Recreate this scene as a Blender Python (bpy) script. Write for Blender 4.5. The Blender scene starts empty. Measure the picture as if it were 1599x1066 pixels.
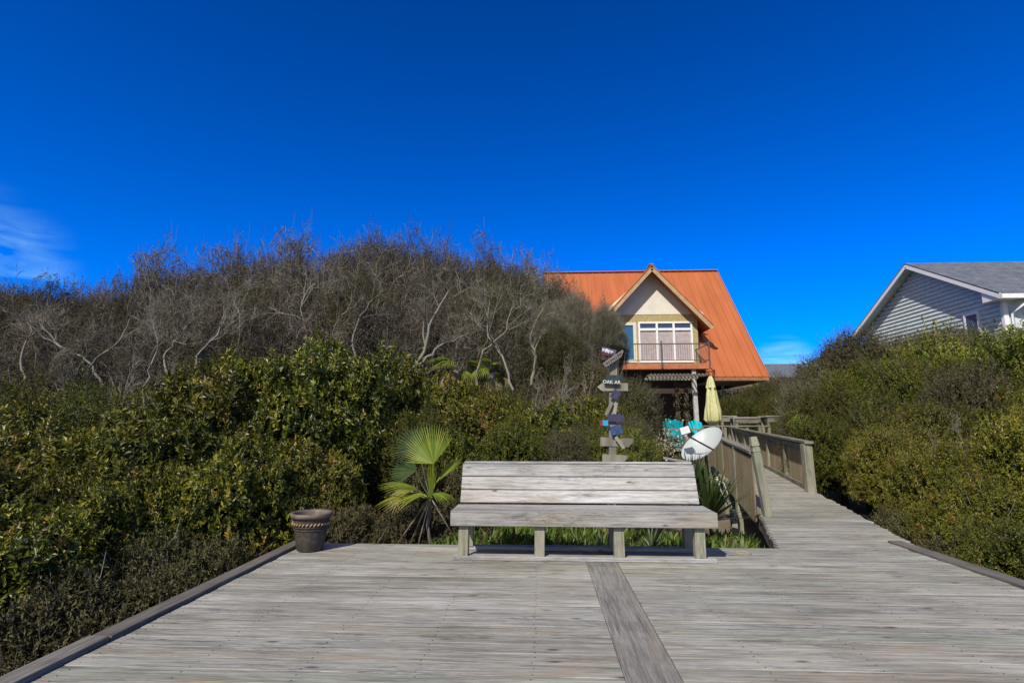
import bpy, math, random
import numpy as np
from mathutils import Vector, Matrix, Euler
random.seed(7); rng = np.random.default_rng(11)
sc = bpy.context.scene
col = sc.collection

# ------------------------------------------------------------------ camera
FPX, CX, CY = 850.0, 800.0, 533.0
PSI = math.atan(45/FPX); TH = math.atan(131/FPX); HC = 1.25
cam_d = bpy.data.cameras.new('camera'); cam = bpy.data.objects.new('camera', cam_d)
col.objects.link(cam); sc.camera = cam
cam_d.sensor_width = 36; cam_d.lens = FPX/1599*36; cam_d.clip_end = 4000; cam_d.clip_start = .05
cam.location = (0, 0, HC); cam.rotation_euler = (math.pi/2+TH, 0, PSI)

# ------------------------------------------------------------------ sun and sky
SUN = Vector((-.46, -1.0, .98)).normalized()
sl = bpy.data.lights.new('sun', 'SUN'); sl.energy = 5.0; sl.angle = math.radians(.53); sl.color = (1, .935, .83)
so = bpy.data.objects.new('sun', sl); col.objects.link(so); so.rotation_euler = SUN.to_track_quat('Z', 'Y').to_euler()
w = bpy.data.worlds.new('World'); sc.world = w; w.use_nodes = True
nt = w.node_tree; N = nt.nodes; L = nt.links
N.clear()
wo = N.new('ShaderNodeOutputWorld'); bg = N.new('ShaderNodeBackground'); bg.inputs['Strength'].default_value = .085
sky = N.new('ShaderNodeTexSky'); sky.sky_type = 'NISHITA'; sky.sun_disc = False
sky.sun_elevation = math.asin(SUN.z); sky.sun_rotation = math.atan2(SUN.x, SUN.y)
sky.air_density = 1.0; sky.dust_density = 0.0; sky.ozone_density = 6.0; sky.altitude = 1500
hs = N.new('ShaderNodeHueSaturation'); hs.inputs['Saturation'].default_value = 1.6; hs.inputs['Hue'].default_value = .5
tint = N.new('ShaderNodeMix'); tint.data_type = 'RGBA'; tint.blend_type = 'MULTIPLY'; tint.inputs[0].default_value = 1
tint.inputs[7].default_value = (.08, 1.42, 2.38, 1)
L.new(sky.outputs[0], hs.inputs['Color']); L.new(hs.outputs[0], tint.inputs[6])
# thin clouds low in the sky: two directions, broken up with noise
geo = N.new('ShaderNodeTexCoord')
def cloudmask(d, inner, outer, scale, stretch, rot=0.0):
    v = Vector(d).normalized()
    dot = N.new('ShaderNodeVectorMath'); dot.operation = 'DOT_PRODUCT'; dot.inputs[1].default_value = v
    L.new(geo.outputs['Generated'], dot.inputs[0])
    mr = N.new('ShaderNodeMapRange'); mr.interpolation_type = 'SMOOTHERSTEP'
    mr.inputs[1].default_value = math.cos(outer); mr.inputs[2].default_value = math.cos(inner)
    L.new(dot.outputs['Value'], mr.inputs[0])
    mp = N.new('ShaderNodeMapping'); mp.inputs['Scale'].default_value = stretch; mp.inputs['Rotation'].default_value = (0, rot, 0)
    L.new(geo.outputs['Generated'], mp.inputs[0])
    nz = N.new('ShaderNodeTexNoise'); nz.inputs['Scale'].default_value = scale; nz.inputs['Detail'].default_value = 6
    nz.inputs['Distortion'].default_value = .5
    L.new(mp.outputs[0], nz.inputs[0])
    r2 = N.new('ShaderNodeMapRange'); r2.inputs[1].default_value = .38; r2.inputs[2].default_value = .75
    L.new(nz.outputs[0], r2.inputs[0])
    m = N.new('ShaderNodeMath'); m.operation = 'MULTIPLY'; L.new(mr.outputs[0], m.inputs[0]); L.new(r2.outputs[0], m.inputs[1])
    return m
def ray(u, v):
    a = (u-CX)/FPX; b = (CY-v)/FPX
    fh = math.cos(TH)-b*math.sin(TH); z = math.sin(TH)+b*math.cos(TH)
    return Vector((-math.sin(PSI)*fh+math.cos(PSI)*a, math.cos(PSI)*fh+math.sin(PSI)*a, z))
def at(u, v, Y):
    d = ray(u, v); t = Y/d.y; return Vector((d.x*t, Y, HC+d.z*t))
def fl(u, v, z=0):
    d = ray(u, v); t = (z-HC)/d.z; return Vector((d.x*t, d.y*t, z))
c1 = cloudmask(ray(-60, 425), .0, .14, 11, (1, 1, 3.4), .6)
gain2 = N.new('ShaderNodeMath'); gain2.operation = 'MULTIPLY'; gain2.inputs[1].default_value = 1.9
c2 = cloudmask(ray(1225, 574), .0, .06, 7, (1, 1, 7))
sm = N.new('ShaderNodeMath'); sm.operation = 'ADD'; L.new(c1.outputs[0], sm.inputs[0]); L.new(c2.outputs[0], gain2.inputs[0]); L.new(gain2.outputs[0], sm.inputs[1])
cm = N.new('ShaderNodeMix'); cm.data_type = 'RGBA'; cm.clamp_factor = True
cm.inputs[7].default_value = (5.2, 10.2, 12.0, 1)
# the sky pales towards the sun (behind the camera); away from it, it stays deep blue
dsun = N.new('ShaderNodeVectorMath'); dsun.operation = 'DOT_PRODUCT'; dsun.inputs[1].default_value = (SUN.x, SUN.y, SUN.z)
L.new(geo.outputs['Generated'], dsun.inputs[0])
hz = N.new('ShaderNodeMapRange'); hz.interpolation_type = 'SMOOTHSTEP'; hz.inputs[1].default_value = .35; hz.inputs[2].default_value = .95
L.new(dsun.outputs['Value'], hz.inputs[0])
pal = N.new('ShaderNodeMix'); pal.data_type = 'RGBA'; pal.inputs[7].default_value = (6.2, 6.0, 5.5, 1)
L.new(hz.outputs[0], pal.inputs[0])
# deeper blue overhead than near the horizon
sx = N.new('ShaderNodeSeparateXYZ'); L.new(geo.outputs['Generated'], sx.inputs[0])
zr0 = N.new('ShaderNodeMapRange'); zr0.inputs[1].default_value = .10; zr0.inputs[2].default_value = .72; zr0.inputs[3].default_value = 1.08; zr0.inputs[4].default_value = .66; L.new(sx.outputs['Z'], zr0.inputs[0])
zm = N.new('ShaderNodeVectorMath'); zm.operation = 'SCALE'; L.new(tint.outputs[2], zm.inputs[0]); L.new(zr0.outputs[0], zm.inputs['Scale'])
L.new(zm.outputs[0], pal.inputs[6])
fa = N.new('ShaderNodeMath'); fa.operation = 'MULTIPLY'; fa.inputs[1].default_value = .42; L.new(sm.outputs[0], fa.inputs[0])
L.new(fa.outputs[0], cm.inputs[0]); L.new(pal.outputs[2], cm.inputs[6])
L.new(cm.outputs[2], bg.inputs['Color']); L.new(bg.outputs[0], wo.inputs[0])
vs = sc.view_settings; vs.view_transform = 'Standard'; vs.look = 'None'; vs.exposure = 0; vs.gamma = 1

# ------------------------------------------------------------------ helpers: naming
def tag(o, label=None, cat=None, group=None, kind=None):
    if label: o['label'] = label
    if cat: o['category'] = cat
    if group: o['group'] = group
    if kind: o['kind'] = kind
    return o
def empty(name, loc=(0, 0, 0), label=None, cat=None, group=None, rz=0):
    o = bpy.data.objects.new(name, None); col.objects.link(o); o.location = loc; o.rotation_euler.z = rz
    o.empty_display_size = .2
    return tag(o, label, cat, group)
def part(name, me, parent=None, loc=None, rot=None):
    o = bpy.data.objects.new(name, me); col.objects.link(o)
    if parent is not None: o.parent = parent
    if loc is not None: o.location = loc
    if rot is not None: o.rotation_euler = rot
    return o
def copy_tree(o, parent=None):
    c = o.copy(); col.objects.link(c); c.parent = parent
    for ch in [x for x in col.objects if x.parent == o]: copy_tree(ch, c)
    return c

# ------------------------------------------------------------------ helpers: materials
MATS = {}
def newmat(name):
    m = bpy.data.materials.new(name); m.use_nodes = True
    n = m.node_tree.nodes; l = m.node_tree.links
    b = n['Principled BSDF']
    return m, n, l, b
def ramp(n, stops):
    r = n.new('ShaderNodeValToRGB'); e = r.color_ramp.elements
    e[0].position, e[0].color = stops[0][0], (*stops[0][1], 1)
    e[1].position, e[1].color = stops[-1][0], (*stops[-1][1], 1)
    for p, c in stops[1:-1]:
        x = e.new(p); x.color = (*c, 1)
    return r
def mixc(n, l, fac, a, b, mode='MIX'):
    m = n.new('ShaderNodeMix'); m.data_type = 'RGBA'; m.blend_type = mode
    for s, i in ((fac, 0), (a, 6), (b, 7)):
        if hasattr(s, 'outputs'): l.new(s.outputs[2] if s.bl_idname == 'ShaderNodeMix' else s.outputs[0], m.inputs[i])
        elif isinstance(s, (int, float)): m.inputs[i].default_value = s
        else: m.inputs[i].default_value = (*s, 1)
    return m
def attr(n, name):
    a = n.new('ShaderNodeAttribute'); a.attribute_name = name; return a
def wood(name, dark, mid, light, stain=(.25, .27, .18), stain_amt=.35, knots=True, moss=None, rough=.85, kd=(2.4, 8.2)):
    m, n, l, b = newmat(name)
    uv = n.new('ShaderNodeUVMap'); rn = attr(n, 'rnd')
    def vec(su, sv, so):
        s = n.new('ShaderNodeVectorMath'); s.operation = 'MULTIPLY'; s.inputs[1].default_value = (su, sv, 0)
        l.new(uv.outputs[0], s.inputs[0])
        c = n.new('ShaderNodeCombineXYZ'); 
        mu = n.new('ShaderNodeMath'); mu.operation = 'MULTIPLY'; mu.inputs[1].default_value = so
        l.new(rn.outputs['Fac'], mu.inputs[0])
        l.new(mu.outputs[0], c.inputs[0]); l.new(mu.outputs[0], c.inputs[2])
        a = n.new('ShaderNodeVectorMath'); a.operation = 'ADD'
        l.new(s.outputs[0], a.inputs[0]); l.new(c.outputs[0], a.inputs[1]); return a
    def noise(v, sc_, det, rg=.6, dist=0):
        x = n.new('ShaderNodeTexNoise'); x.inputs['Scale'].default_value = sc_; x.inputs['Detail'].default_value = det
        x.inputs['Roughness'].default_value = rg; x.inputs['Distortion'].default_value = dist
        l.new(v.outputs[0], x.inputs['Vector']); return x
    grain = noise(vec(1.1, 24, 31), 1.6, 8, .70, .45)
    fine = noise(vec(5, 150, 57), 1.5, 4, .7, .2)
    patch = noise(vec(.8, 2.2, 43), 1.2, 6, .66, 1.0)
    g = n.new('ShaderNodeMath'); g.operation = 'MULTIPLY_ADD'; g.inputs[1].default_value = .55; 
    l.new(grain.outputs[0], g.inputs[0])
    g2 = n.new('ShaderNodeMath'); g2.operation = 'MULTIPLY'; g2.inputs[1].default_value = .45; l.new(fine.outputs[0], g2.inputs[0]); l.new(g2.outputs[0], g.inputs[2])
    r = ramp(n, [(.33, dark), (.46, mid), (.56, light), (.68, tuple(min(1, c*1.15) for c in light))]); l.new(g.outputs[0], r.inputs[0])
    # board-to-board tone
    br = ramp(n, [(0, (.70, .68, .66)), (.25, (1.0, .97, .94)), (.5, (.84, .85, .86)), (.75, (1.08, 1.05, 1.04)), (1, (.82, .86, .82))]); l.new(rn.outputs['Fac'], br.inputs[0])
    c = mixc(n, l, 1.0, r, br, 'MULTIPLY')
    pr = ramp(n, [(.45, (0, 0, 0)), (.72, (stain_amt,)*3)]); l.new(patch.outputs[0], pr.inputs[0])
    c = mixc(n, l, pr, c, stain)
    tco = n.new('ShaderNodeTexCoord'); big = n.new('ShaderNodeTexNoise'); big.inputs['Scale'].default_value = 1.1; big.inputs['Detail'].default_value = 5; big.inputs['Roughness'].default_value = .65
    bmp = n.new('ShaderNodeMapping'); bmp.inputs['Scale'].default_value = (.7, 1.5, 1); l.new(tco.outputs['Object'], bmp.inputs[0]); l.new(bmp.outputs[0], big.inputs['Vector'])
    bgr = ramp(n, [(.32, (.74, .73, .70)), (.5, (1.0, .99, .97)), (.68, (1.16, 1.16, 1.17))]); l.new(big.outputs[0], bgr.inputs[0])
    c = mixc(n, l, 1.0, c, bgr, 'MULTIPLY')
    # darker weathered streaks
    st = noise(vec(.9, 16, 91), 1.4, 4, .6, .4)
    sr = ramp(n, [(.56, (1, 1, 1)), (.70, (.55, .54, .53))]); l.new(st.outputs[0], sr.inputs[0])
    c = mixc(n, l, 1.0, c, sr, 'MULTIPLY')
    # rusty pink patches
    ru = noise(vec(.8, 3.2, 17), 1.1, 4, .6, .6)
    rr = ramp(n, [(.55, (0, 0, 0)), (.74, (.5,)*3)]); l.new(ru.outputs[0], rr.inputs[0])
    c = mixc(n, l, rr, c, (.27, .205, .135))
    # mottled smudges of black weathering
    sm_ = noise(vec(1.3, 4.0, 63), 1.2, 3, .5); sf = noise(vec(9, 60, 37), 1.2, 5, .75, .6)
    mm = n.new('ShaderNodeMapRange'); mm.inputs[1].default_value = .50; mm.inputs[2].default_value = .66; l.new(sm_.outputs[0], mm.inputs[0])
    ms = n.new('ShaderNodeMapRange'); ms.inputs[1].default_value = .48; ms.inputs[2].default_value = .62; l.new(sf.outputs[0], ms.inputs[0])
    mq = n.new('ShaderNodeMath'); mq.operation = 'MULTIPLY'; l.new(mm.outputs[0], mq.inputs[0]); l.new(ms.outputs[0], mq.inputs[1])
    mq2 = n.new('ShaderNodeMath'); mq2.operation = 'MULTIPLY'; mq2.inputs[1].default_value = .75; l.new(mq.outputs[0], mq2.inputs[0])
    c = mixc(n, l, mq2, c, (.085, .082, .078))
    if knots:
        vo = n.new('ShaderNodeTexVoronoi'); vo.inputs['Scale'].default_value = 1.0
        l.new(vec(kd[0], kd[1], 71).outputs[0], vo.inputs['Vector'])
        kr = ramp(n, [(.0, (.18, .16, .14)), (.055, (.35, .33, .31)), (.10, (.75, .74, .72)), (.15, (1, 1, 1))]); l.new(vo.outputs['Distance'], kr.inputs[0])
        c = mixc(n, l, 1.0, c, kr, 'MULTIPLY')
    if moss:
        mn = noise(vec(.7, 2.5, 29), 1.3, 5, .6)
        mr = ramp(n, [(.42, (0, 0, 0)), (.62, (.75,)*3)]); l.new(mn.outputs[0], mr.inputs[0])
        c = mixc(n, l, mr, c, moss)
    l.new(c.outputs[2], b.inputs['Base Color']); b.inputs['Roughness'].default_value = rough
    b.inputs['Specular IOR Level'].default_value = .25
    bp = n.new('ShaderNodeBump'); bp.inputs['Strength'].default_value = .5; bp.inputs['Distance'].default_value = .004
    l.new(g.outputs[0], bp.inputs['Height']); l.new(bp.outputs[0], b.inputs['Normal'])
    return m
def plain(name, c, rough=.6, var=.15, scale=6, metal=0, spec=.4, c2=None, bump=0):
    m, n, l, b = newmat(name)
    tc = n.new('ShaderNodeTexCoord'); x = n.new('ShaderNodeTexNoise'); x.inputs['Scale'].default_value = scale; x.inputs['Detail'].default_value = 5
    l.new(tc.outputs['Object'], x.inputs['Vector'])
    lo = tuple(v*(1-var) for v in c); hi = c2 if c2 else tuple(min(1, v*(1+var)) for v in c)
    r = ramp(n, [(.35, lo), (.65, hi)]); l.new(x.outputs[0], r.inputs[0]); l.new(r.outputs[0], b.inputs['Base Color'])
    b.inputs['Roughness'].default_value = rough; b.inputs['Metallic'].default_value = metal; b.inputs['Specular IOR Level'].default_value = spec
    if bump:
        bp = n.new('ShaderNodeBump'); bp.inputs['Strength'].default_value = bump; bp.inputs['Distance'].default_value = .01
        l.new(x.outputs[0], bp.inputs['Height']); l.new(bp.outputs[0], b.inputs['Normal'])
    return m
def leafmat(name, stops, rough=.4, spec=.5, trans=.25, objvar=.25):
    m, n, l, b = newmat(name)
    a = attr(n, 'rnd'); r = ramp(n, stops); l.new(a.outputs['Fac'], r.inputs[0])
    oi = n.new('ShaderNodeObjectInfo')
    h = n.new('ShaderNodeHueSaturation')
    mr = n.new('ShaderNodeMapRange'); mr.inputs[3].default_value = 1-objvar; mr.inputs[4].default_value = 1+objvar; l.new(oi.outputs['Random'], mr.inputs[0])
    mh = n.new('ShaderNodeMapRange'); hx = n.new('ShaderNodeMath'); hx.operation = 'FRACT'; hm = n.new('ShaderNodeMath'); hm.operation = 'MULTIPLY'; hm.inputs[1].default_value = 7.31; l.new(oi.outputs['Random'], hm.inputs[0]); l.new(hm.outputs[0], hx.inputs[0]); mh.inputs[3].default_value = .478; mh.inputs[4].default_value = .515; l.new(hx.outputs[0], mh.inputs[0])
    l.new(mr.outputs[0], h.inputs['Value']); l.new(mh.outputs[0], h.inputs['Hue']); l.new(r.outputs[0], h.inputs['Color'])
    l.new(h.outputs[0], b.inputs['Base Color']); b.inputs['Roughness'].default_value = rough; b.inputs['Specular IOR Level'].default_value = spec
    if trans:
        t = n.new('ShaderNodeBsdfTranslucent'); l.new(h.outputs[0], t.inputs[0])
        mx = n.new('ShaderNodeMixShader'); mx.inputs[0].default_value = trans
        o = n['Material Output']; l.new(b.outputs[0], mx.inputs[1]); l.new(t.outputs[0], mx.inputs[2]); l.new(mx.outputs[0], o.inputs[0])
    return m
M = {}
M['deck'] = wood('deck_wood', (.085, .083, .076), (.25, .246, .228), (.42, .412, .382), stain=(.22, .23, .19), stain_amt=.5)
M['bench'] = wood('bench_wood', (.13, .13, .13), (.31, .31, .312), (.47, .47, .476), stain=(.30, .29, .27), stain_amt=.3, kd=(3.4, 9.5))
M['sign'] = wood('sign_wood', (.09, .086, .075), (.19, .18, .155), (.29, .28, .24), knots=False)
M['leg'] = wood('leg_wood', (.14, .13, .11), (.27, .26, .21), (.36, .35, .28), stain=(.22, .22, .14), stain_amt=.5, knots=False)
M['curb'] = wood('curb_wood', (.07, .066, .062), (.14, .132, .125), (.21, .20, .19), stain=(.12, .11, .09), knots=False)
M['plank'] = wood('plank_wood', (.09, .085, .08), (.20, .192, .18), (.30, .29, .27), stain=(.17, .17, .14), knots=False)
M['rail'] = wood('rail_wood', (.08, .075, .066), (.19, .175, .15), (.29, .27, .235), stain=(.16, .17, .10), stain_amt=.6, knots=False)
M['picket'] = wood('picket_wood', (.11, .085, .062), (.25, .20, .15), (.34, .28, .21), stain=(.26, .17, .10), stain_amt=.55, knots=False, moss=(.20, .19, .09))
M['post'] = wood('post_wood', (.12, .12, .10), (.25, .25, .20), (.34, .34, .27), stain=(.19, .22, .12), stain_amt=.6, knots=False)
M['darkwood'] = wood('dark_wood', (.03, .022, .017), (.06, .045, .035), (.10, .075, .06), knots=False)
M['under'] = plain('under_timber', (.05, .042, .035), .9)
def roofmat():
    m, n, l, b = newmat('orange_metal')
    tc = n.new('ShaderNodeTexCoord'); x = n.new('ShaderNodeTexNoise'); x.inputs['Scale'].default_value = .8; x.inputs['Detail'].default_value = 6
    mp = n.new('ShaderNodeMapping'); mp.inputs['Scale'].default_value = (3, .5, .5); l.new(tc.outputs['Object'], mp.inputs[0]); l.new(mp.outputs[0], x.inputs['Vector'])
    r = ramp(n, [(.3, (.36, .105, .036)), (.7, (.44, .135, .05))]); l.new(x.outputs[0], r.inputs[0]); l.new(r.outputs[0], b.inputs['Base Color'])
    b.inputs['Roughness'].default_value = .5; b.inputs['Specular IOR Level'].default_value = .35
    return m
M['roof'] = roofmat()
M['fascia'] = plain('brown_fascia', (.30, .13, .06), .7)
M['rakeboard'] = plain('tan_rake_board', (.42, .28, .15), .7)
M['soffit'] = plain('soffit_tan', (.25, .18, .11), .8)
M['stucco'] = plain('cream_gable', (.66, .61, .52), .85, .05, 3)
M['ochre'] = plain('ochre_siding', (.38, .30, .14), .8, .25, 14)
M['white'] = plain('white_paint', (.74, .74, .74), .5, .05)
M['cream'] = plain('cream_paint', (.62, .58, .45), .6, .05)
M['metal'] = plain('grey_rail_metal', (.10, .10, .11), .5, .1, metal=.3)
M['dark'] = plain('dark_void', (.018, .015, .013), .9)
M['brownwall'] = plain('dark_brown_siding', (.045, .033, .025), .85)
M['trans'] = plain('plaster_post', (.42, .41, .40), .7)
M['orangefascia'] = plain('orange_fascia_paint', (.42, .14, .06), .7)
def glass(name, tintc, rough=.05):
    m, n, l, b = newmat(name); b.inputs['Base Color'].default_value = (*tintc, 1); b.inputs['Roughness'].default_value = rough
    b.inputs['Specular IOR Level'].default_value = .9; b.inputs['Coat Weight'].default_value = .6; b.inputs['Coat Roughness'].default_value = .03
    return m
M['blueglass'] = glass('blue_glass', (.01, .10, .20)); M['darkglass'] = glass('dark_glass', (.03, .045, .08)); M['gableglass'] = plain('dusky_blue_glass', (.03, .08, .16), .35)
M['curtain'] = plain('pleated_curtain', (.42, .36, .36), .9, .1)
def shingles():
    m, n, l, b = newmat('grey_shingles')
    tc = n.new('ShaderNodeTexCoord'); mp = n.new('ShaderNodeMapping'); mp.inputs['Scale'].default_value = (1, 1.1, 1)
    l.new(tc.outputs['Object'], mp.inputs[0])
    bk = n.new('ShaderNodeTexBrick'); bk.inputs['Scale'].default_value = 3.3; bk.inputs['Mortar Size'].default_value = .018
    bk.inputs['Color1'].default_value = (.10, .115, .15, 1); bk.inputs['Color2'].default_value = (.15, .165, .20, 1); bk.inputs['Mortar'].default_value = (.05, .06, .08, 1)
    l.new(mp.outputs[0], bk.inputs['Vector'])
    nz = n.new('ShaderNodeTexNoise'); nz.inputs['Scale'].default_value = 3; nz.inputs['Detail'].default_value = 6; l.new(tc.outputs['Object'], nz.inputs['Vector'])
    rr = ramp(n, [(.35, (.75, .75, .75)), (.7, (1.2, 1.2, 1.2))]); l.new(nz.outputs[0], rr.inputs[0])
    c = mixc(n, l, 1, bk, rr, 'MULTIPLY'); l.new(c.outputs[2], b.inputs['Base Color']); b.inputs['Roughness'].default_value = .9
    return m
M['shingle'] = shingles()
M['siding'] = plain('pale_siding', (.50, .565, .55), .7, .10, 9)
M['eavegreen'] = plain('eave_trim', (.50, .54, .53), .7, .08)
M['pot'] = plain('pot_glaze', (.055, .045, .038), .6, .3, 25)
M['potrim'] = plain('pot_rim', (.13, .10, .08), .55, .25, 18)
M['potband'] = plain('pot_band', (.30, .20, .10), .7, .2, 30)
M['soil'] = plain('potting_soil', (.09, .07, .055), .95, .5, 60, bump=.6)
M['turq'] = plain('turquoise_plastic', (.0, .46, .56), .4, .05)
M['yellow'] = plain('yellow_canvas', (.52, .52, .26), .85, .08, 10)
M['rope'] = plain('pale_rope', (.42, .40, .34), .9)
M['sand'] = plain('sandy_earth', (.13, .105, .075), .95, .35, 1.3, c2=(.20, .17, .12), bump=.5)
M['blue'] = plain('blue_paint', (.03, .06, .17), .6, .3, 20)
M['skyblue'] = plain('sky_blue_paint', (.02, .30, .62), .6, .2, 20)
M['red'] = plain('dark_red_paint', (.16, .03, .03), .7, .3, 20)
M['navy'] = plain('navy_paint', (.035, .035, .08), .6, .3, 20)
M['purple'] = plain('violet_grey_paint', (.07, .065, .12), .6, .3, 20)
M['blackgreen'] = plain('black_green_paint', (.02, .035, .035), .6, .3, 20)
M['letter'] = plain('lettering_white', (.70, .70, .74), .7, .1)
M['dishm'] = plain('dish_enamel', (.40, .43, .43), .3, .04, 2)
M['twig'] = leafmat('grey_twigs', [(0, (.05, .043, .032)), (.6, (.115, .10, .078)), (1, (.33, .30, .25))], .9, .1, 0, .18)
M['pale'] = leafmat('bleached_twigs', [(0, (.10, .09, .072)), (1, (.27, .245, .20))], .9, .1, 0, .15)
M['redtwig'] = leafmat('reddish_shoots', [(0, (.09, .06, .045)), (1, (.22, .12, .10))], .9, .1, 0, .1)
M['bark'] = plain('grey_bark', (.17, .15, .13), .95, .4, 12, bump=.5)
M['barkpale'] = plain('pale_bark', (.34, .31, .27), .95, .3, 12, bump=.5)
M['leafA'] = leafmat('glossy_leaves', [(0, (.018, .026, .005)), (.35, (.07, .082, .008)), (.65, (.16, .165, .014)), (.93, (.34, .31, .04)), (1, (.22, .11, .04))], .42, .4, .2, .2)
M['leafB'] = leafmat('dull_green_leaves', [(0, (.024, .03, .007)), (.5, (.085, .092, .015)), (.92, (.19, .18, .03)), (1, (.17, .11, .045))], .5, .25, .2, .2)
M['leafR'] = leafmat('yellow_green_leaves', [(0, (.03, .038, .007)), (.4, (.10, .118, .014)), (.78, (.21, .208, .024)), (.93, (.33, .28, .04)), (1, (.28, .11, .03))], .45, .3, .25, .36)
M['leafC'] = leafmat('olive_grey_leaves', [(0, (.045, .044, .018)), (.6, (.10, .092, .036)), (1, (.18, .15, .06))], .6, .3, .15, .2)
M['leafT'] = leafmat('grey_olive_canopy_leaves', [(0, (.05, .045, .024)), (.5, (.105, .095, .052)), (.9, (.19, .17, .10)), (1, (.26, .20, .13))], .7, .15, .1, .18)
M['palm'] = leafmat('palm_green', [(0, (.12, .18, .014)), (.6, (.22, .28, .025)), (1, (.36, .36, .06))], .38, .5, .35, .05)
M['palmdry'] = leafmat('dry_palm', [(0, (.16, .12, .06)), (1, (.34, .28, .14))], .8, .2, .2, .05)
M['yucca'] = leafmat('yucca_green', [(0, (.02, .04, .012)), (1, (.06, .09, .025))], .4, .4, .1, .05)
M['agave'] = leafmat('pale_yucca', [(0, (.08, .12, .05)), (1, (.20, .24, .12))], .5, .4, .1, .05)
M['grass'] = leafmat('fresh_grass', [(0, (.05, .09, .012)), (.7, (.11, .17, .022)), (1, (.26, .22, .09))], .5, .3, .3, .05)
M['flower'] = leafmat('cream_blossom', [(0, (.45, .40, .26)), (1, (.75, .72, .62))], .8, .2, .2, .05)

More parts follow.
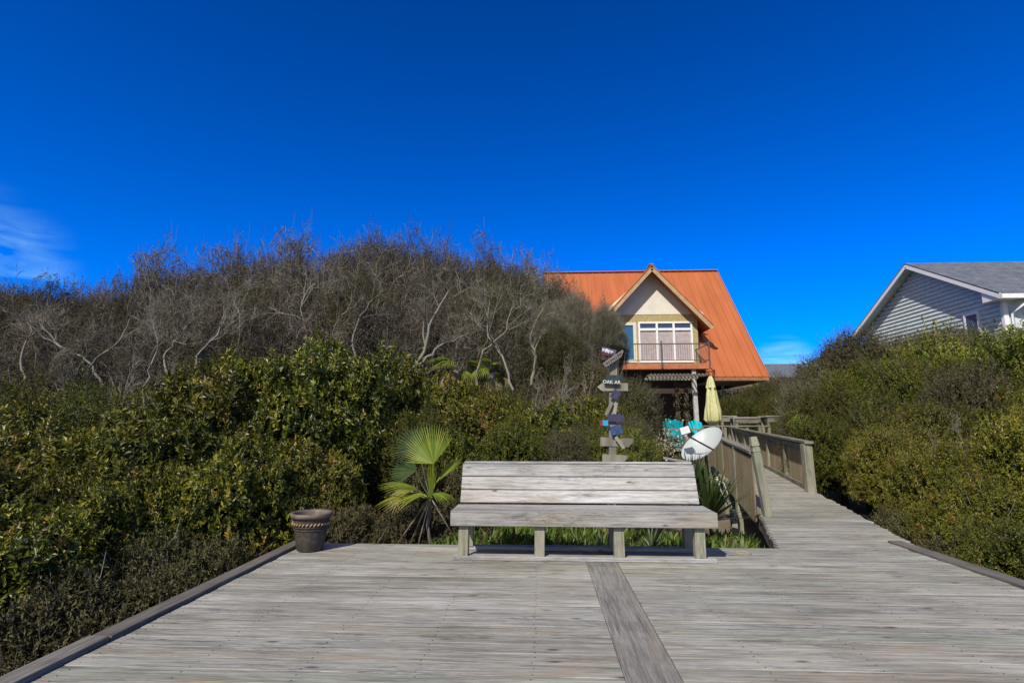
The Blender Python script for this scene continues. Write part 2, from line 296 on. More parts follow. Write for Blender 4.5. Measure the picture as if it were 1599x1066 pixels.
# ------------------------------------------------------------------ helpers: meshes
class MB:
    def __init__(s): s.v = []; s.f = []; s.uv = []; s.r = []; s.m = []
    def quad(s, pts, uvs=None, r=None, m=0):
        i = len(s.v); s.v += [tuple(p) for p in pts]; s.f.append(tuple(range(i, i+len(pts))))
        s.uv.append(uvs or [(p[0], p[1]) for p in pts]); s.r.append(random.random() if r is None else r); s.m.append(m)
    def board(s, p0, p1, wd, th, up=(0, 0, 1), m=0, r=None, taper=1.0, bev=True, bw=.004):
        p0 = Vector(p0); p1 = Vector(p1); a = (p1-p0); Ln = a.length; a.normalize()
        up = Vector(up); sd = a.cross(up).normalized(); up = sd.cross(a).normalized()
        r = random.random() if r is None else r; uo = random.random()*3
        b = min(bw, th*.2, wd*.2) if bev else 0
        def ring(p, sc_=1.0):
            W, T = wd/2*sc_, th/2*sc_
            if not bev: q = [(-W, -T), (W, -T), (W, T), (-W, T)]
            else: q = [(-W+b, -T), (W-b, -T), (W, -T+b), (W, T-b), (W-b, T), (-W+b, T), (-W, T-b), (-W, -T+b)]
            return [p+sd*x+up*y for x, y in q], q
        r0, q = ring(p0); r1, _ = ring(p1, taper); n = len(q)
        i = len(s.v); s.v += [tuple(x) for x in r0+r1]
        acc = 0
        for k in range(n):
            k2 = (k+1) % n; d = math.hypot(q[k2][0]-q[k][0], q[k2][1]-q[k][1])
            s.f.append((i+k2, i+k, i+n+k, i+n+k2)); s.uv.append([(uo, acc+d), (uo, acc), (uo+Ln, acc), (uo+Ln, acc+d)]); s.r.append(r); s.m.append(m); acc += d
        s.f.append(tuple(i+k for k in range(n))); s.uv.append([(uo+x, y) for x, y in q]); s.r.append(r); s.m.append(m)
        s.f.append(tuple(i+n+k for k in reversed(range(n)))); s.uv.append([(uo+x, y) for x, y in reversed(q)]); s.r.append(r); s.m.append(m)
    def box(s, x0, x1, y0, y1, z0, z1, m=0, r=None):
        s.board(((x0+x1)/2, y0, (z0+z1)/2), ((x0+x1)/2, y1, (z0+z1)/2), abs(x1-x0), abs(z1-z0), m=m, r=r)
    def slab(s, pts, off, m=0):
        off = Vector(off); P = [Vector(p) for p in pts]; Q = [p+off for p in P]; n = len(P)
        s.quad(P, m=m); s.quad(list(reversed(Q)), m=m)
        for k in range(n): s.quad([P[(k+1) % n], P[k], Q[k], Q[(k+1) % n]], m=m)
    def tube(s, pts, rad, n=8, m=0, cap=True):
        pts = [Vector(p) for p in pts]; r = random.random(); rad = rad if isinstance(rad, (list, tuple)) else [rad]*len(pts)
        rings = []
        for k, p in enumerate(pts):
            a = (pts[min(k+1, len(pts)-1)]-pts[max(k-1, 0)]).normalized()
            u = a.orthogonal().normalized() if k == 0 else (u-a*u.dot(a)).normalized()
            v_ = a.cross(u); i = len(s.v)
            s.v += [tuple(p+(u*math.cos(2*math.pi*j/n)+v_*math.sin(2*math.pi*j/n))*rad[k]) for j in range(n)]; rings.append(i)
        for k in range(len(rings)-1):
            for j in range(n):
                j2 = (j+1) % n; s.f.append((rings[k]+j, rings[k]+j2, rings[k+1]+j2, rings[k+1]+j))
                s.uv.append([(k, j/n), (k, (j+1)/n), (k+1, (j+1)/n), (k+1, j/n)]); s.r.append(r); s.m.append(m)
        if cap:
            for b_, rv in ((rings[0], True), (rings[-1], False)):
                idx = [b_+j for j in range(n)]; idx = idx[::-1] if rv else idx
                s.f.append(tuple(idx)); s.uv.append([(0, 0)]*n); s.r.append(r); s.m.append(m)
    def lathe(s, c, prof, n=32, m=0, fn=None):
        c = Vector(c); i0 = len(s.v); r = random.random()
        for (rr, z) in prof:
            for j in range(n):
                a = 2*math.pi*j/n; q = rr*(fn(a, z) if fn else 1)
                s.v.append((c.x+q*math.cos(a), c.y+q*math.sin(a), c.z+z))
        for k in range(len(prof)-1):
            for j in range(n):
                j2 = (j+1) % n; s.f.append((i0+k*n+j, i0+k*n+j2, i0+(k+1)*n+j2, i0+(k+1)*n+j)); s.uv.append([(0, 0)]*4); s.r.append(r); s.m.append(m)
    def mesh(s, name, mats, smooth=False):
        me = bpy.data.meshes.new(name); me.from_pydata(s.v, [], s.f)
        for mt in (mats if isinstance(mats, (list, tuple)) else [mats]): me.materials.append(mt)
        uvl = me.uv_layers.new(name='UVMap'); uvl.data.foreach_set('uv', [c for f in s.uv for p in f for c in p[:2]])
        a = me.attributes.new('rnd', 'FLOAT', 'FACE'); a.data.foreach_set('value', s.r)
        me.polygons.foreach_set('material_index', s.m)
        me.polygons.foreach_set('use_smooth', [smooth]*len(s.f)); me.update(); return me
    def build(s, name, mats, parent=None, smooth=False, loc=None, rot=None):
        return part(name, s.mesh(name, mats, smooth), parent, loc, rot)

def npmesh(name, V, F, R, mats, mi=None, smooth=False):
    me = bpy.data.meshes.new(name); nv = len(V); nf = len(F); k = F.shape[1]
    me.vertices.add(nv); me.vertices.foreach_set('co', np.asarray(V, np.float32).ravel())
    me.loops.add(nf*k); me.loops.foreach_set('vertex_index', np.asarray(F, np.int32).ravel())
    me.polygons.add(nf); me.polygons.foreach_set('loop_start', np.arange(0, nf*k, k, dtype=np.int32))
    for mt in mats: me.materials.append(mt)
    if mi is not None: me.polygons.foreach_set('material_index', np.asarray(mi, np.int32))
    me.polygons.foreach_set('use_smooth', np.full(nf, smooth))
    a = me.attributes.new('rnd', 'FLOAT', 'FACE'); a.data.foreach_set('value', np.asarray(R, np.float32))
    me.update(calc_edges=True); me.validate(); return me
def unit(a): return a/np.maximum(np.linalg.norm(a, axis=-1, keepdims=True), 1e-9)
def tubes(P, R0, R1, sides=3):
    # P (N,K,3) polylines, radii from R0 to R1 (N,) -> verts, quads
    Nn, K, _ = P.shape
    T = np.gradient(P, axis=1); T = unit(T)
    ref = unit(rng.normal(size=(Nn, 1, 3))); U = unit(np.cross(T, ref)); W = np.cross(T, U)
    t = np.linspace(0, 1, K)[None, :, None]; rad = R0[:, None, None]*(1-t)+R1[:, None, None]*t
    an = np.arange(sides)*2*np.pi/sides
    V = P[:, :, None, :]+rad[:, :, None, :]*(U[:, :, None, :]*np.cos(an)[None, None, :, None]+W[:, :, None, :]*np.sin(an)[None, None, :, None])
    idx = np.arange(Nn*K*sides).reshape(Nn, K, sides)
    a = idx[:, :-1, :]; b = np.roll(a, -1, axis=2); c = idx[:, 1:, :]; d = np.roll(c, -1, axis=2)
    F = np.stack([a, b, d, c], -1).reshape(-1, 4)
    return V.reshape(-1, 3), F
def join(parts):
    Vs, Fs, Rs, Ms, o = [], [], [], [], 0
    for V, F, R, m in parts:
        Vs.append(V); Fs.append(F+o); Rs.append(R); Ms.append(np.full(len(F), m)); o += len(V)
    return np.concatenate(Vs), np.concatenate(Fs), np.concatenate(Rs), np.concatenate(Ms)
def leafquads(base, d, side, Ln, Wd):
    # diamond leaves with a slight droop and fold
    up = unit(np.cross(side, d))
    m = base+d*(Ln*.48)[:, None]+up*(Ln*.05)[:, None]
    tip = base+d*Ln[:, None]-up*(Ln*.10)[:, None]
    V = np.stack([base, m+side*Wd[:, None]*.5+up*(Wd*.12)[:, None], tip, m-side*Wd[:, None]*.5+up*(Wd*.12)[:, None]], 1).reshape(-1, 3)
    F = np.arange(len(base)*4).reshape(-1, 4); return V, F
def lumps(n, amp, wid, s):
    g = np.random.default_rng(s); L_ = unit(g.normal(size=(n, 3)) + np.array([0, 0, .35])); A = g.uniform(.4, 1, n)*amp; C = g.uniform(.6, 1.4, n)*wid
    def f(D):
        dd = D@L_.T; return 1+np.max(A*np.exp(-(1-dd)/C), axis=1)-.5*amp+.05*np.sin(D@np.array([13., 7, 5]))+.05*np.sin(D@np.array([-9., 15, 11])+1)
    return f
def bush_mesh(name, seed, R=1.6, H=2.4, nspr=2200, nleaf=13, ll=.075, lw=.45, mat='leafA', amp=.30, wid=.06, depth=.22, sprig=.22, twigs=260, tw='twig', upb=.35, skirt=.55, shoots=0):
    g = np.random.default_rng(seed); f = lumps(34, amp, wid, seed+5)
    D = unit(g.normal(size=(nspr*3, 3))); D = D[D[:, 2] > -skirt][:nspr]; n = len(D)
    r = f(D)*(1-np.abs(g.normal(0, depth, n)).clip(0, .75))
    zc = H*.38; S = np.array([R, R, H-zc])
    P = D*S*r[:, None]; P[:, 2] += zc; P[:, 2] = np.maximum(P[:, 2], .02)
    ax = unit(D*np.array([1, 1, 1.])+np.array([0, 0, upb])+g.normal(0, .35, (n, 3)))
    t = g.uniform(0, 1, (n, nleaf)); base = (P[:, None, :]-ax[:, None, :]*(t*sprig)[..., None]).reshape(-1, 3)
    A = np.repeat(ax, nleaf, 0); rad = unit(np.cross(A, g.normal(size=A.shape)))
    op = g.uniform(.35, .9, len(A))[:, None]
    d = unit(A*(1-op)+rad*op+np.array([0, 0, .08])); side = unit(np.cross(d, A)+g.normal(0, .25, d.shape))
    Ln = ll*g.uniform(.6, 1.25, len(A)); V, F = leafquads(base, d, side, Ln, Ln*lw)
    clump = np.repeat(g.uniform(0, 1, n), nleaf); Rn = (clump*.55+g.uniform(0, .45, len(A)))
    dead = g.uniform(0, 1, n) < .03; Rn = np.where(np.repeat(dead, nleaf), g.uniform(.94, 1, len(A)), Rn*.95)
    parts = [(V, F, Rn, 0)]
    # stems from the base to the shell
    k = g.choice(n, twigs, replace=False); K = 6; s = np.linspace(0, 1, K)[None, :, None]
    B = g.normal(0, .12*R, (twigs, 3)); B[:, 2] = 0
    E = P[k]+ax[k]*g.uniform(-.05, .10, (twigs, 1)); mid = (B+E)/2+np.array([0, 0, .25*H*.5])
    Pth = (1-s)**2*B[:, None, :]+2*s*(1-s)*mid[:, None, :]+s*s*E[:, None, :]+g.normal(0, .02, (twigs, K, 3))
    V2, F2 = tubes(Pth, g.uniform(.006, .016, twigs), np.full(twigs, .002)); parts.append((V2, F2, np.repeat(g.uniform(0, 1, twigs), len(F2)//twigs), 1))
    if shoots:
        k = g.choice(n, shoots); K = 4; b = P[k]-ax[k]*.25; d = unit(ax[k]+np.array([0, 0, .3])+g.normal(0, .5, (shoots, 3))); ls = g.uniform(.2, .5, shoots)
        Pt = b[:, None, :]+d[:, None, :]*(np.linspace(0, 1, K)[None, :]*ls[:, None])[..., None]+g.normal(0, .02, (shoots, K, 3))
        V3, F3 = tubes(Pt, np.full(shoots, .0045), np.full(shoots, .0015)); parts.append((V3, F3, np.repeat(g.uniform(0, 1, shoots), len(F3)//shoots), 1))
    # core of inner leaves in the darker leaf tones so that the middle is not see-through
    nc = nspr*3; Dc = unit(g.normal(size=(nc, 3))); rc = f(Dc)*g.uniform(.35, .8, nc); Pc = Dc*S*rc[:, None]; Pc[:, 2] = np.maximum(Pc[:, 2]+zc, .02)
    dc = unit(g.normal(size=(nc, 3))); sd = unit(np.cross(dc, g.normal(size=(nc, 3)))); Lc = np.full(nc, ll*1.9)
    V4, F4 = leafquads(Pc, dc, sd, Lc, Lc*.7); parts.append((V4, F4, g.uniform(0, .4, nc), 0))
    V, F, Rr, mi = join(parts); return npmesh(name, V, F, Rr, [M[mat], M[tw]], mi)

def grow(paths, rads, m, K, length, ang, up, g, env=None, t0=.25, wob=.12, r_end=.35):
    Nn, K0, _ = paths.shape; idx = np.repeat(np.arange(Nn), m); t = g.uniform(t0, 1, len(idx))
    x = t*(K0-1); i = np.minimum(x.astype(int), K0-2); fr = (x-i)[:, None]
    A = paths[idx, i]; B = paths[idx, i+1]; base = A*(1-fr)+B*fr; tan = unit(B-A)
    rad = unit(np.cross(tan, g.normal(size=tan.shape))); a = g.uniform(ang[0], ang[1], len(idx))[:, None]
    d = unit(tan*np.cos(a)+rad*np.sin(a)+np.array([0, 0, up]))
    Ln = length*g.uniform(.55, 1.2, len(idx))*(1.15-.45*t)
    P = np.zeros((len(idx), K, 3)); P[:, 0] = base; cur = d
    for k in range(1, K):
        cur = unit(cur+g.normal(0, wob, cur.shape)+np.array([0, 0, up*.25]))
        P[:, k] = P[:, k-1]+cur*(Ln/(K-1))[:, None]
    if env is not None: P = env(P)
    r0 = rads[idx]*(1-t*.6)*g.uniform(.45, .75, len(idx))
    return P, r0
def bare_tree(name, seed, H=5.0, R=2.6, trunks=3, lean=.35, leaves=6000, mats=('twig', 'leafC', 'redtwig'), shoots=700, bark='bark', tipr=.0028, m=(7, 7, 7, 5), lleaf=.04):
    g = np.random.default_rng(seed)
    cx = lean*1.0
    f = lumps(26, .22, .06, seed+9)
    def env(P):   # press growth beyond the wind-cut dome back under it
        C = np.array([cx, 0, H*.42]); Q = (P-C)/np.array([R, R, H*.58]); n = np.linalg.norm(Q, axis=-1, keepdims=True)
        lim = f(unit(Q).reshape(-1, 3)).reshape(n.shape); k = np.where(n > lim, lim/n*(1-.04*np.minimum(n-lim, 1)), 1); 
        out = Q*k*np.array([R, R, H*.58])+C; return out
    K = 8; Nt = trunks; P = np.zeros((Nt, K, 3)); P[:, 0] = g.normal(0, .12, (Nt, 3))*np.array([1, 1, 0])
    a = np.arange(Nt)*2*np.pi/Nt+g.uniform(0, 1, Nt); cur = unit(np.stack([np.cos(a)*.55+lean*.6, np.sin(a)*.55, np.ones(Nt)], 1))
    for k in range(1, K):
        cur = unit(cur+g.normal(0, .22, cur.shape)); P[:, k] = P[:, k-1]+cur*H*.66/(K-1)
    r = np.full(Nt, H*.018); wood_parts = []; V, F = tubes(P, r, r*.4, 7); wood_parts.append((V, F, g.uniform(0, 1, len(F)), 0))
    P1, r1 = grow(P, r, m[0], 8, H*.46, (.6, 1.3), .12, g, env, .25, .30); V, F = tubes(P1, r1, r1*.35, 5); wood_parts.append((V, F, g.uniform(0, 1, len(F)), 0))
    P2, r2 = grow(P1, r1, m[1], 7, H*.26, (.5, 1.3), .08, g, env, .2, .34); r2 = np.maximum(r2, .007); V, F = tubes(P2, r2, r2*.4, 4); cr = [(V, F, np.repeat(g.uniform(.5, 1, len(P2)), len(F)//len(P2)), 0)]
    P3, r3 = grow(P2, r2, m[2], 5, H*.13, (.5, 1.3), .06, g, env, .1, .34); r3 = np.maximum(r3*.8, .0052); V, F = tubes(P3, r3, r3*.5, 3); cr.append((V, F, np.repeat(g.uniform(0, 1, len(P3)), len(F)//len(P3)), 0))
    P4, r4 = grow(P3, r3, m[3], 4, H*.07, (.4, 1.3), .10, g, env, .1, .3); r4 = np.full(len(P4), tipr*1.5); V, F = tubes(P4, r4, np.full(len(P4), tipr*.7), 3); cr.append((V, F, np.repeat(g.uniform(0, .85, len(P4)), len(F)//len(P4)), 0))
    if leaves:
        k = g.integers(0, len(P4), leaves); b = P4[k, g.integers(1, 4, leaves)]; d = unit(g.normal(size=(leaves, 3))+np.array([0, 0, .5])); sd = unit(np.cross(d, g.normal(size=(leaves, 3))))
        Ll = lleaf*g.uniform(.6, 1.3, leaves); V, F = leafquads(b, d, sd, Ll, Ll*.5); cr.append((V, F, g.uniform(0, 1, leaves), 1))
    if shoots:
        top = P4[:, -1]; z = top[:, 2]; cand = np.where(z > np.quantile(z, .6))[0]; k = g.choice(cand, shoots); b = top[k]
        d = unit(np.array([0, 0, 1.0])+g.normal(0, .18, (shoots, 3))); ls = g.uniform(.1, .8, shoots)**1.6*H*.14; Kk = 3
        Pt = b[:, None, :]+d[:, None, :]*(np.linspace(0, 1, Kk)[None, :]*ls[:, None])[..., None]; V, F = tubes(Pt, np.full(shoots, .004), np.full(shoots, .002)); cr.append((V, F, np.repeat(g.uniform(0, 1, shoots), len(F)//shoots), 2))
    V, F, Rr, mi = join(wood_parts); tm = npmesh(name+'_trunk', V, F, Rr, [M[bark]], mi, True)
    V, F, Rr, mi = join(cr); cm_ = npmesh(name+'_crown', V, F, Rr, [M[x] for x in mats], mi)
    return tm, cm_
# ------------------------------------------------------------------ ground
def gz(x, y):
    d = -.75
    if 6.0 < y < 8.6 and -1.2 < x < 3.2: pass
    # a level sandy bench behind the seat, the dune falling away at both sides
    m = max(0, 1-abs((x-.9)/2.6)**4)*max(0, 1-abs((y-7.2)/2.4)**4)
    return d+m*.5+.12*math.sin(x*.7+y*.4)+.08*math.sin(x*1.9-y*1.3)
g_ = MB(); xs = [-1500, -300, -80, -40]+[-24+i*.8 for i in range(61)]+[40, 80, 300, 1500]; ys = [-1500, -200, -40, -12]+[-6+i*.8 for i in range(56)]+[50, 80, 200, 700, 2500]
vi = [[(x, y, gz(x, y) if -24 < x < 25 and -6 < y < 39 else -.8) for x in xs] for y in ys]
me = bpy.data.meshes.new('ground'); nx = len(xs)
me.from_pydata([p for row in vi for p in row], [], [(j*nx+i, j*nx+i+1, (j+1)*nx+i+1, (j+1)*nx+i) for j in range(len(ys)-1) for i in range(nx-1)])
me.polygons.foreach_set('use_smooth', [True]*len(me.polygons)); me.materials.append(M['sand'])
tag(part('ground', me), kind='structure')

# ------------------------------------------------------------------ deck
deck = empty('deck'); tag(deck, kind='structure')
XL, XR, YB = -2.52, 3.72, 6.0
PL0, PL1 = .41, .69
def walk_l(y): return 2.45+(y-6.0)*.303 if y < 8.08 else 3.08+(y-8.08)*.224
def walk_r(y):
    pts = [(6.0, 3.80), (6.8, 4.02), (8.44, 4.47), (10.5, 4.93), (30, 9.30)]
    for (a, b), (c, d) in zip(pts, pts[1:]):
        if y <= c: return b+(d-b)*(y-a)/(c-a)
    return pts[-1][1]
def wz(y): return max(0, .02*(y-8.3))
b = MB(); y = -2.0
while y < YB-.05:
    wd = .138+random.uniform(-.004, .004); gap = random.choice([.003, .004, .005, .007, .010])
    for side in (0, 1):
        z = random.uniform(-.0015, .0015)-.019; tl = random.uniform(-.012, .012)
        if side == 0: x0, x1 = XL+random.uniform(-.012, .006), PL0-.003
        else: x0, x1 = PL1+.003, min(XR, 3.72)+random.uniform(-.01, .01)
        # butt joints
        cuts = [x0]
        cuts.append(x1)
        for a_, c_ in zip(cuts, cuts[1:]):
            dz = random.uniform(-.001, .001)
            b.board((a_+.0015, y+wd/2, z+dz), (c_-.0015, y+wd/2+random.uniform(-.0015, .0015), z+dz), wd-gap, .038, up=(0, tl, 1), bw=.0018)
    y += wd
yend = y
b.build('deck_boards', M['deck'], deck)
b = MB(); b.board((PL0, -2, -.018), (PL0, yend, -.018), .001, .038)
b = MB(); b.board(((PL0+PL1)/2, -2, -.018), ((PL0+PL1)/2, yend-.02, -.018), PL1-PL0, .038)
b.build('lengthwise_plank', M['plank'], deck)
b = MB(); b.board((-2.595, 3.30, -.012), (-2.60, yend+.02, -.012), .125, .085); b.board((-2.605, -2, -.011), (-2.60, 3.285, -.011), .13, .088)
b.build('curb', M['curb'], deck)
b = MB(); b.board((3.80, -2, -.01), (3.80, 6.35, -.012), .14, .07); b.build('curb', M['curb'], deck)
b = MB()
for x in np.arange(-2.5, 3.8, .6): b.board((x, -2, -.14), (x, yend-.02, -.14), .045, .19)
b.board((-2.6, yend+.0, -.14), (2.42, yend+.0, -.14), .04, .2, up=(0, 0, 1)); b.build('joists', M['under'], deck)
b = MB()
for yy in np.arange(-.5, yend-.1, .1385):
    for x in np.arange(-2.45, 3.7, .6):
        if PL0-.05 < x < PL1+.05: continue
        for dy in (-.035, .03):
            c = (x+random.uniform(-.012, .012), yy+dy+random.uniform(-.008, .008), .0022); b.quad([(c[0]+.0045*math.cos(k*1.0472), c[1]+.0045*math.sin(k*1.0472), c[2]) for k in range(6)])
no = b.build('nail_heads', M['dark'], deck); no['kind'] = 'stuff'
# ------------------------------------------------------------------ boardwalk
walk = empty('boardwalk'); tag(walk, kind='structure')
b = MB(); y = yend
while y < 24:
    wd = .138+random.uniform(-.004, .004); gap = random.choice([.003, .004, .007]); yc = y+wd/2; z = wz(yc)-.019
    x0, x1 = walk_l(yc)-.02+random.uniform(-.01, .01), walk_r(yc)+random.uniform(-.02, .02)+(.06 if yc < 10.4 else 0)
    b.board((x0, yc, z+random.uniform(-.002, .002)), (x1, yc, z+random.uniform(-.002, .002)), wd-gap, .038, up=(0, random.uniform(-.015, .015), 1), bw=.0018); y += wd
b.build('walk_boards', M['deck'], walk)
b = MB()
ys_ = [6.0, 8.08, 12, 16, 20, 24]
for a_, c_ in zip(ys_, ys_[1:]):
    b.board((walk_l(a_)+.01, a_, wz(a_)-.14), (walk_l(c_)+.01, c_, wz(c_)-.14), .045, .19)
    b.board((walk_r(a_)-.06, a_, wz(a_)-.14), (walk_r(c_)-.06, c_, wz(c_)-.14), .045, .19)
b.build('walk_stringers', M['rail'], walk)

# ------------------------------------------------------------------ picket railings of the boardwalk
def railing(side, y0, y1, zt, label, lean=0):
    fx = (lambda y: walk_l(y)-.03) if side < 0 else (lambda y: walk_r(y)-.02)
    r = empty('picket_railing', (fx(y0), y0, wz(y0)), label, 'railing')
    o = Vector((fx(y0), y0, wz(y0)))
    P = lambda y, z, dx=0: Vector((fx(y)+dx, y, wz(y)+z))-o
    n = max(2, round((y1-y0)/2.1)); 
    for k in range(n+1):
        yy = y0+(y1-y0)*k/n; b = MB()
        if k == 0 and side < 0:
            q_ = lambda z: P(yy, z, .10-.125*z)+Vector((0, -.03, 0))
            b.board(q_(0), q_(.86), .105, .105, up=(0, 1, 0)); b.board(q_(.861), q_(.885), .09, .09, up=(0, 1, 0)); b.board(q_(.886), q_(.94), .105, .105, up=(0, 1, 0)); b.board(q_(.941), q_(.965), .09, .09, up=(0, 1, 0)); b.board(q_(.966), q_(1.09), .108, .108, up=(0, 1, 0), taper=.75)
        elif k == 0: b.board(P(yy, -.5), P(yy, zt-.03, -.03), .15, .15, up=(0, 1, 0))
        else: b.board(P(yy, -.7, side*.03), P(yy, zt-.02+(.0), side*.03), .095, .095, up=(0, 1, 0))
        b.build('post', M['post'], r)
    b = MB()
    for k in range(n):
        ya, yb = y0+(y1-y0)*k/n, y0+(y1-y0)*(k+1)/n
        if k == 0 and side < 0: ya += .06
        if k == 0 and side > 0: ya -= .12
        b.board(P(ya, zt+.0), P(yb, zt+.0), .15, .045)
    b.build('handrail', M['rail'], r)
    b = MB(); b.board(P(y0+.08, zt-.09, side*-.0), P(y1, zt-.09), .04, .09); b.board(P(y0+.08, .045), P(y1, .045), .04, .09); b.build('rail_beam', M['rail'], r)
    b = MB(); yy = y0+.09
    while yy < y1:
        wp = .085; g2 = .012+random.random()*.006; sx = side*.045
        b.board(P(yy+wp/2, -.10 if side < 0 else .0, sx), P(yy+wp/2, zt-.045-random.random()*.02, sx), wp, .02, up=(1, 0, 0)); yy += wp+g2
    b.build('pickets', M['picket'], r)
    return r
railing(-1, 8.08, 18.5, .86, 'weathered picket railing on the left of the boardwalk with a grooved leaning newel post')
railing(1, 10.5, 23, .90, 'weathered picket railing on the right of the boardwalk ending in a thick greenish post')

# ------------------------------------------------------------------ bench
bench = empty('wooden_bench', (.375, 5.36, 0), 'long slatted grey weathered wooden bench on the deck with a three board back', 'bench')
def B(*a): return Vector(a)
# runners
for nm, yy in (('runner', .02), ('runner', .44)):
    b = MB(); b.board(B(-1.215, yy, .021), B(1.225, yy-.005, .021), .11 if yy < .1 else .10, .038); b.build(nm, M['bench'], bench)
for lx in (-1.12, -.40, .345, 1.085):
    b = MB(); b.board(B(lx, .015, .041), B(lx+random.uniform(-.006, .006), .01, .33), .095, .09, up=(0, 1, 0)); b.build('leg', M['leg'], bench)
    b = MB(); b.board(B(lx, .42, .041), B(lx, .42, .335), .09, .085, up=(0, 1, 0)); b.build('leg', M['leg'], bench)
    b = MB(); b.board(B(lx, .06, .372), B(lx, .50, .375), .04, .075); b.board(B(lx, .487, .33), B(lx, .634, .80), .04, .06, up=(0, 1, 0)); b.build('bracket', M['leg'], bench)
b = MB(); b.board(B(-1.235, -.06, .385), B(1.235, -.065, .385), .038, .135); b.build('seat_apron', M['bench'], bench)
b = MB()
for k in range(3): b.board(B(-1.235+.002*k, .03+k*.1425, .434), B(1.235, .03+k*.1425, .434+.001*k), .1405, .037)
b.build('seat', M['bench'], bench)
s0 = B(0, .432, .458); s1 = B(0, .59, .835); dr = (s1-s0).normalized(); nrm = B(0, -dr.z, dr.y)
for k in range(3):
    c = s0+dr*(.068+k*.139); b = MB(); hw = 1.215
    b.board(c+B(-hw, 0, 0), c+B(hw, 0, 0), .131, .036, up=nrm); b.build('back_board', M['bench'], bench)
b = MB(); c = s1+B(0, .03, .022); b.board(c+B(-1.20, 0, 0), c+B(1.20, 0, 0), .085, .02, up=(0, 0, 1)); b.build('top_cap', M['bench'], bench)

# ------------------------------------------------------------------ pot
p = fl(480, 859); pot = empty('flower_pot', (p.x+.02, p.y+.02, 0), 'round dark brown glazed flower pot with a rope band at the deck corner', 'flower pot')
H_ = .37; b = MB(); b.lathe((0, 0, 0), [(.0, .001), (.118, .002), (.128, .012), (.145, .10), (.162, .20), (.172, .275), (.176, .33), (.176, .331)], 48); b.build('pot_body', M['pot'], pot, True)
b = MB(); b.lathe((0, 0, 0), [(.174, .322), (.196, .326), (.208, .340), (.208, .362), (.197, .374), (.180, .372), (.172, .355), (.166, .30), (.160, .27)], 48); b.build('rim', M['potrim'], pot, True)
b = MB(); b.lathe((0, 0, 0), [(.172, .234), (.178, .236), (.180, .240), (.178, .2445), (.1725, .2455)], 48); b.lathe((0, 0, 0), [(.166, .208), (.172, .210), (.174, .214), (.172, .218), (.168, .219)], 48)
b.build('ridge', M['pot'], pot, True)
b = MB()
for k in range(30):
    a = 2*math.pi*k/30; q = lambda a, z, r_: Vector((r_*math.cos(a), r_*math.sin(a), z)); b.tube([q(a, .252, .176), q(a+.07, .268, .181), q(a+.15, .283, .180)], [.006, .011, .006], 6)
b.build('rope_band', M['potband'], pot, True)
b = MB(); b.lathe((0, 0, 0), [(.168, .295), (.12, .305), (.06, .297), (.0, .306)], 24); b.build('soil', M['soil'], pot, True)

# round cap in the deck
c = fl(1160, 863); b = MB(); b.lathe((c.x, c.y, 0), [(.0, .006), (.078, .0065), (.086, .004), (.088, .001)], 28); b.lathe((c.x, c.y, 0), [(.056, .0066), (.060, .010), (.064, .0066)], 28)
tag(b.build('drain_cap', M['leg'], None), 'small round ringed cap set flat in the deck beside the bench', 'cap')

# ------------------------------------------------------------------ signpost
YS = 7.0
base = at(957, 722, YS); sp = empty('signpost', (base.x, YS, -.4), 'wooden post crowded with small painted direction boards behind the bench', 'signpost')
def SL(u, v, y=YS): return at(u, v, y)-Vector((base.x, YS, -.4))
b = MB(); b.board(SL(955, 900), SL(958, 553), .095, .09, up=(0, 1, 0)); b.build('post', M['rail'], sp)
def signb(u0, v0, u1, v1, hgt, mat, dy=.0, arrow=0, name='sign_board', text=None, tm='letter', ts=.06):
    y_ = YS-.065-dy; p0 = SL(u0, v0, y_); p1 = SL(u1, v1, y_); a = (p1-p0); Ln = a.length; a.normalize(); n = Vector((-a.z, 0, a.x))
    Hh = hgt*YS/FPX/2; t = .012; b = MB(); e = min(.06, Ln*.2)
    pts = [p0-n*Hh, p1-n*Hh-(a*e if arrow > 0 else a*0), p1+n*Hh*.3 if arrow > 0 else p1+n*Hh, p1+n*Hh, p0+n*Hh]
    if arrow < 0: pts = [p0-n*Hh+a*e, p1-n*Hh, p1+n*Hh, p0+n*Hh+a*e, p0]
    q = []; 
    for x in pts:
        if not q or (x-q[-1]).length > .002: q.append(x)
    b.slab(q, (0, t*2, 0)); o = b.build(name, M[mat], sp)
    if text == '~':
        b = MB(); x = .12*Ln; rr_ = random.Random(int(u0))
        while x < Ln*.86:
            h_ = Hh*rr_.uniform(.45, .75); c_ = p0+a*x+Vector((0, -.003, 0)); b.board(c_-n*h_, c_+n*h_*rr_.uniform(.5, 1)+a*rr_.uniform(-.01, .01), .012, .003, up=(0, 1, 0), bev=False)
            if rr_.random() < .6: b.board(c_+n*h_*.2, c_+n*h_*.2+a*.02, .010, .003, up=(0, 1, 0), bev=False)
            x += rr_.uniform(.022, .034)
        b.build('lettering', M[tm], o)
    elif text:
        cu = bpy.data.curves.new('txt', 'FONT'); cu.body = text; cu.size = ts; cu.align_x = 'CENTER'; cu.align_y = 'CENTER'; cu.extrude = .001
        to = bpy.data.objects.new('txt', cu); col.objects.link(to); bpy.context.view_layer.update()
        me_ = bpy.data.meshes.new_from_object(to.evaluated_get(bpy.context.evaluated_depsgraph_get())); bpy.data.objects.remove(to)
        me_.materials.clear(); me_.materials.append(M[tm]); lt = part('lettering', me_, o)
        c_ = (p0+p1)/2; lt.location = c_+Vector((0, -.004, 0)); lt.rotation_euler = (math.pi/2, -math.atan2(a.z, a.x), 0)
    return o
signb(940, 551, 963, 555, 4, 'red', .02, name='sign_back')
signb(940, 545, 962, 551, 9, 'purple', .03, text='~')
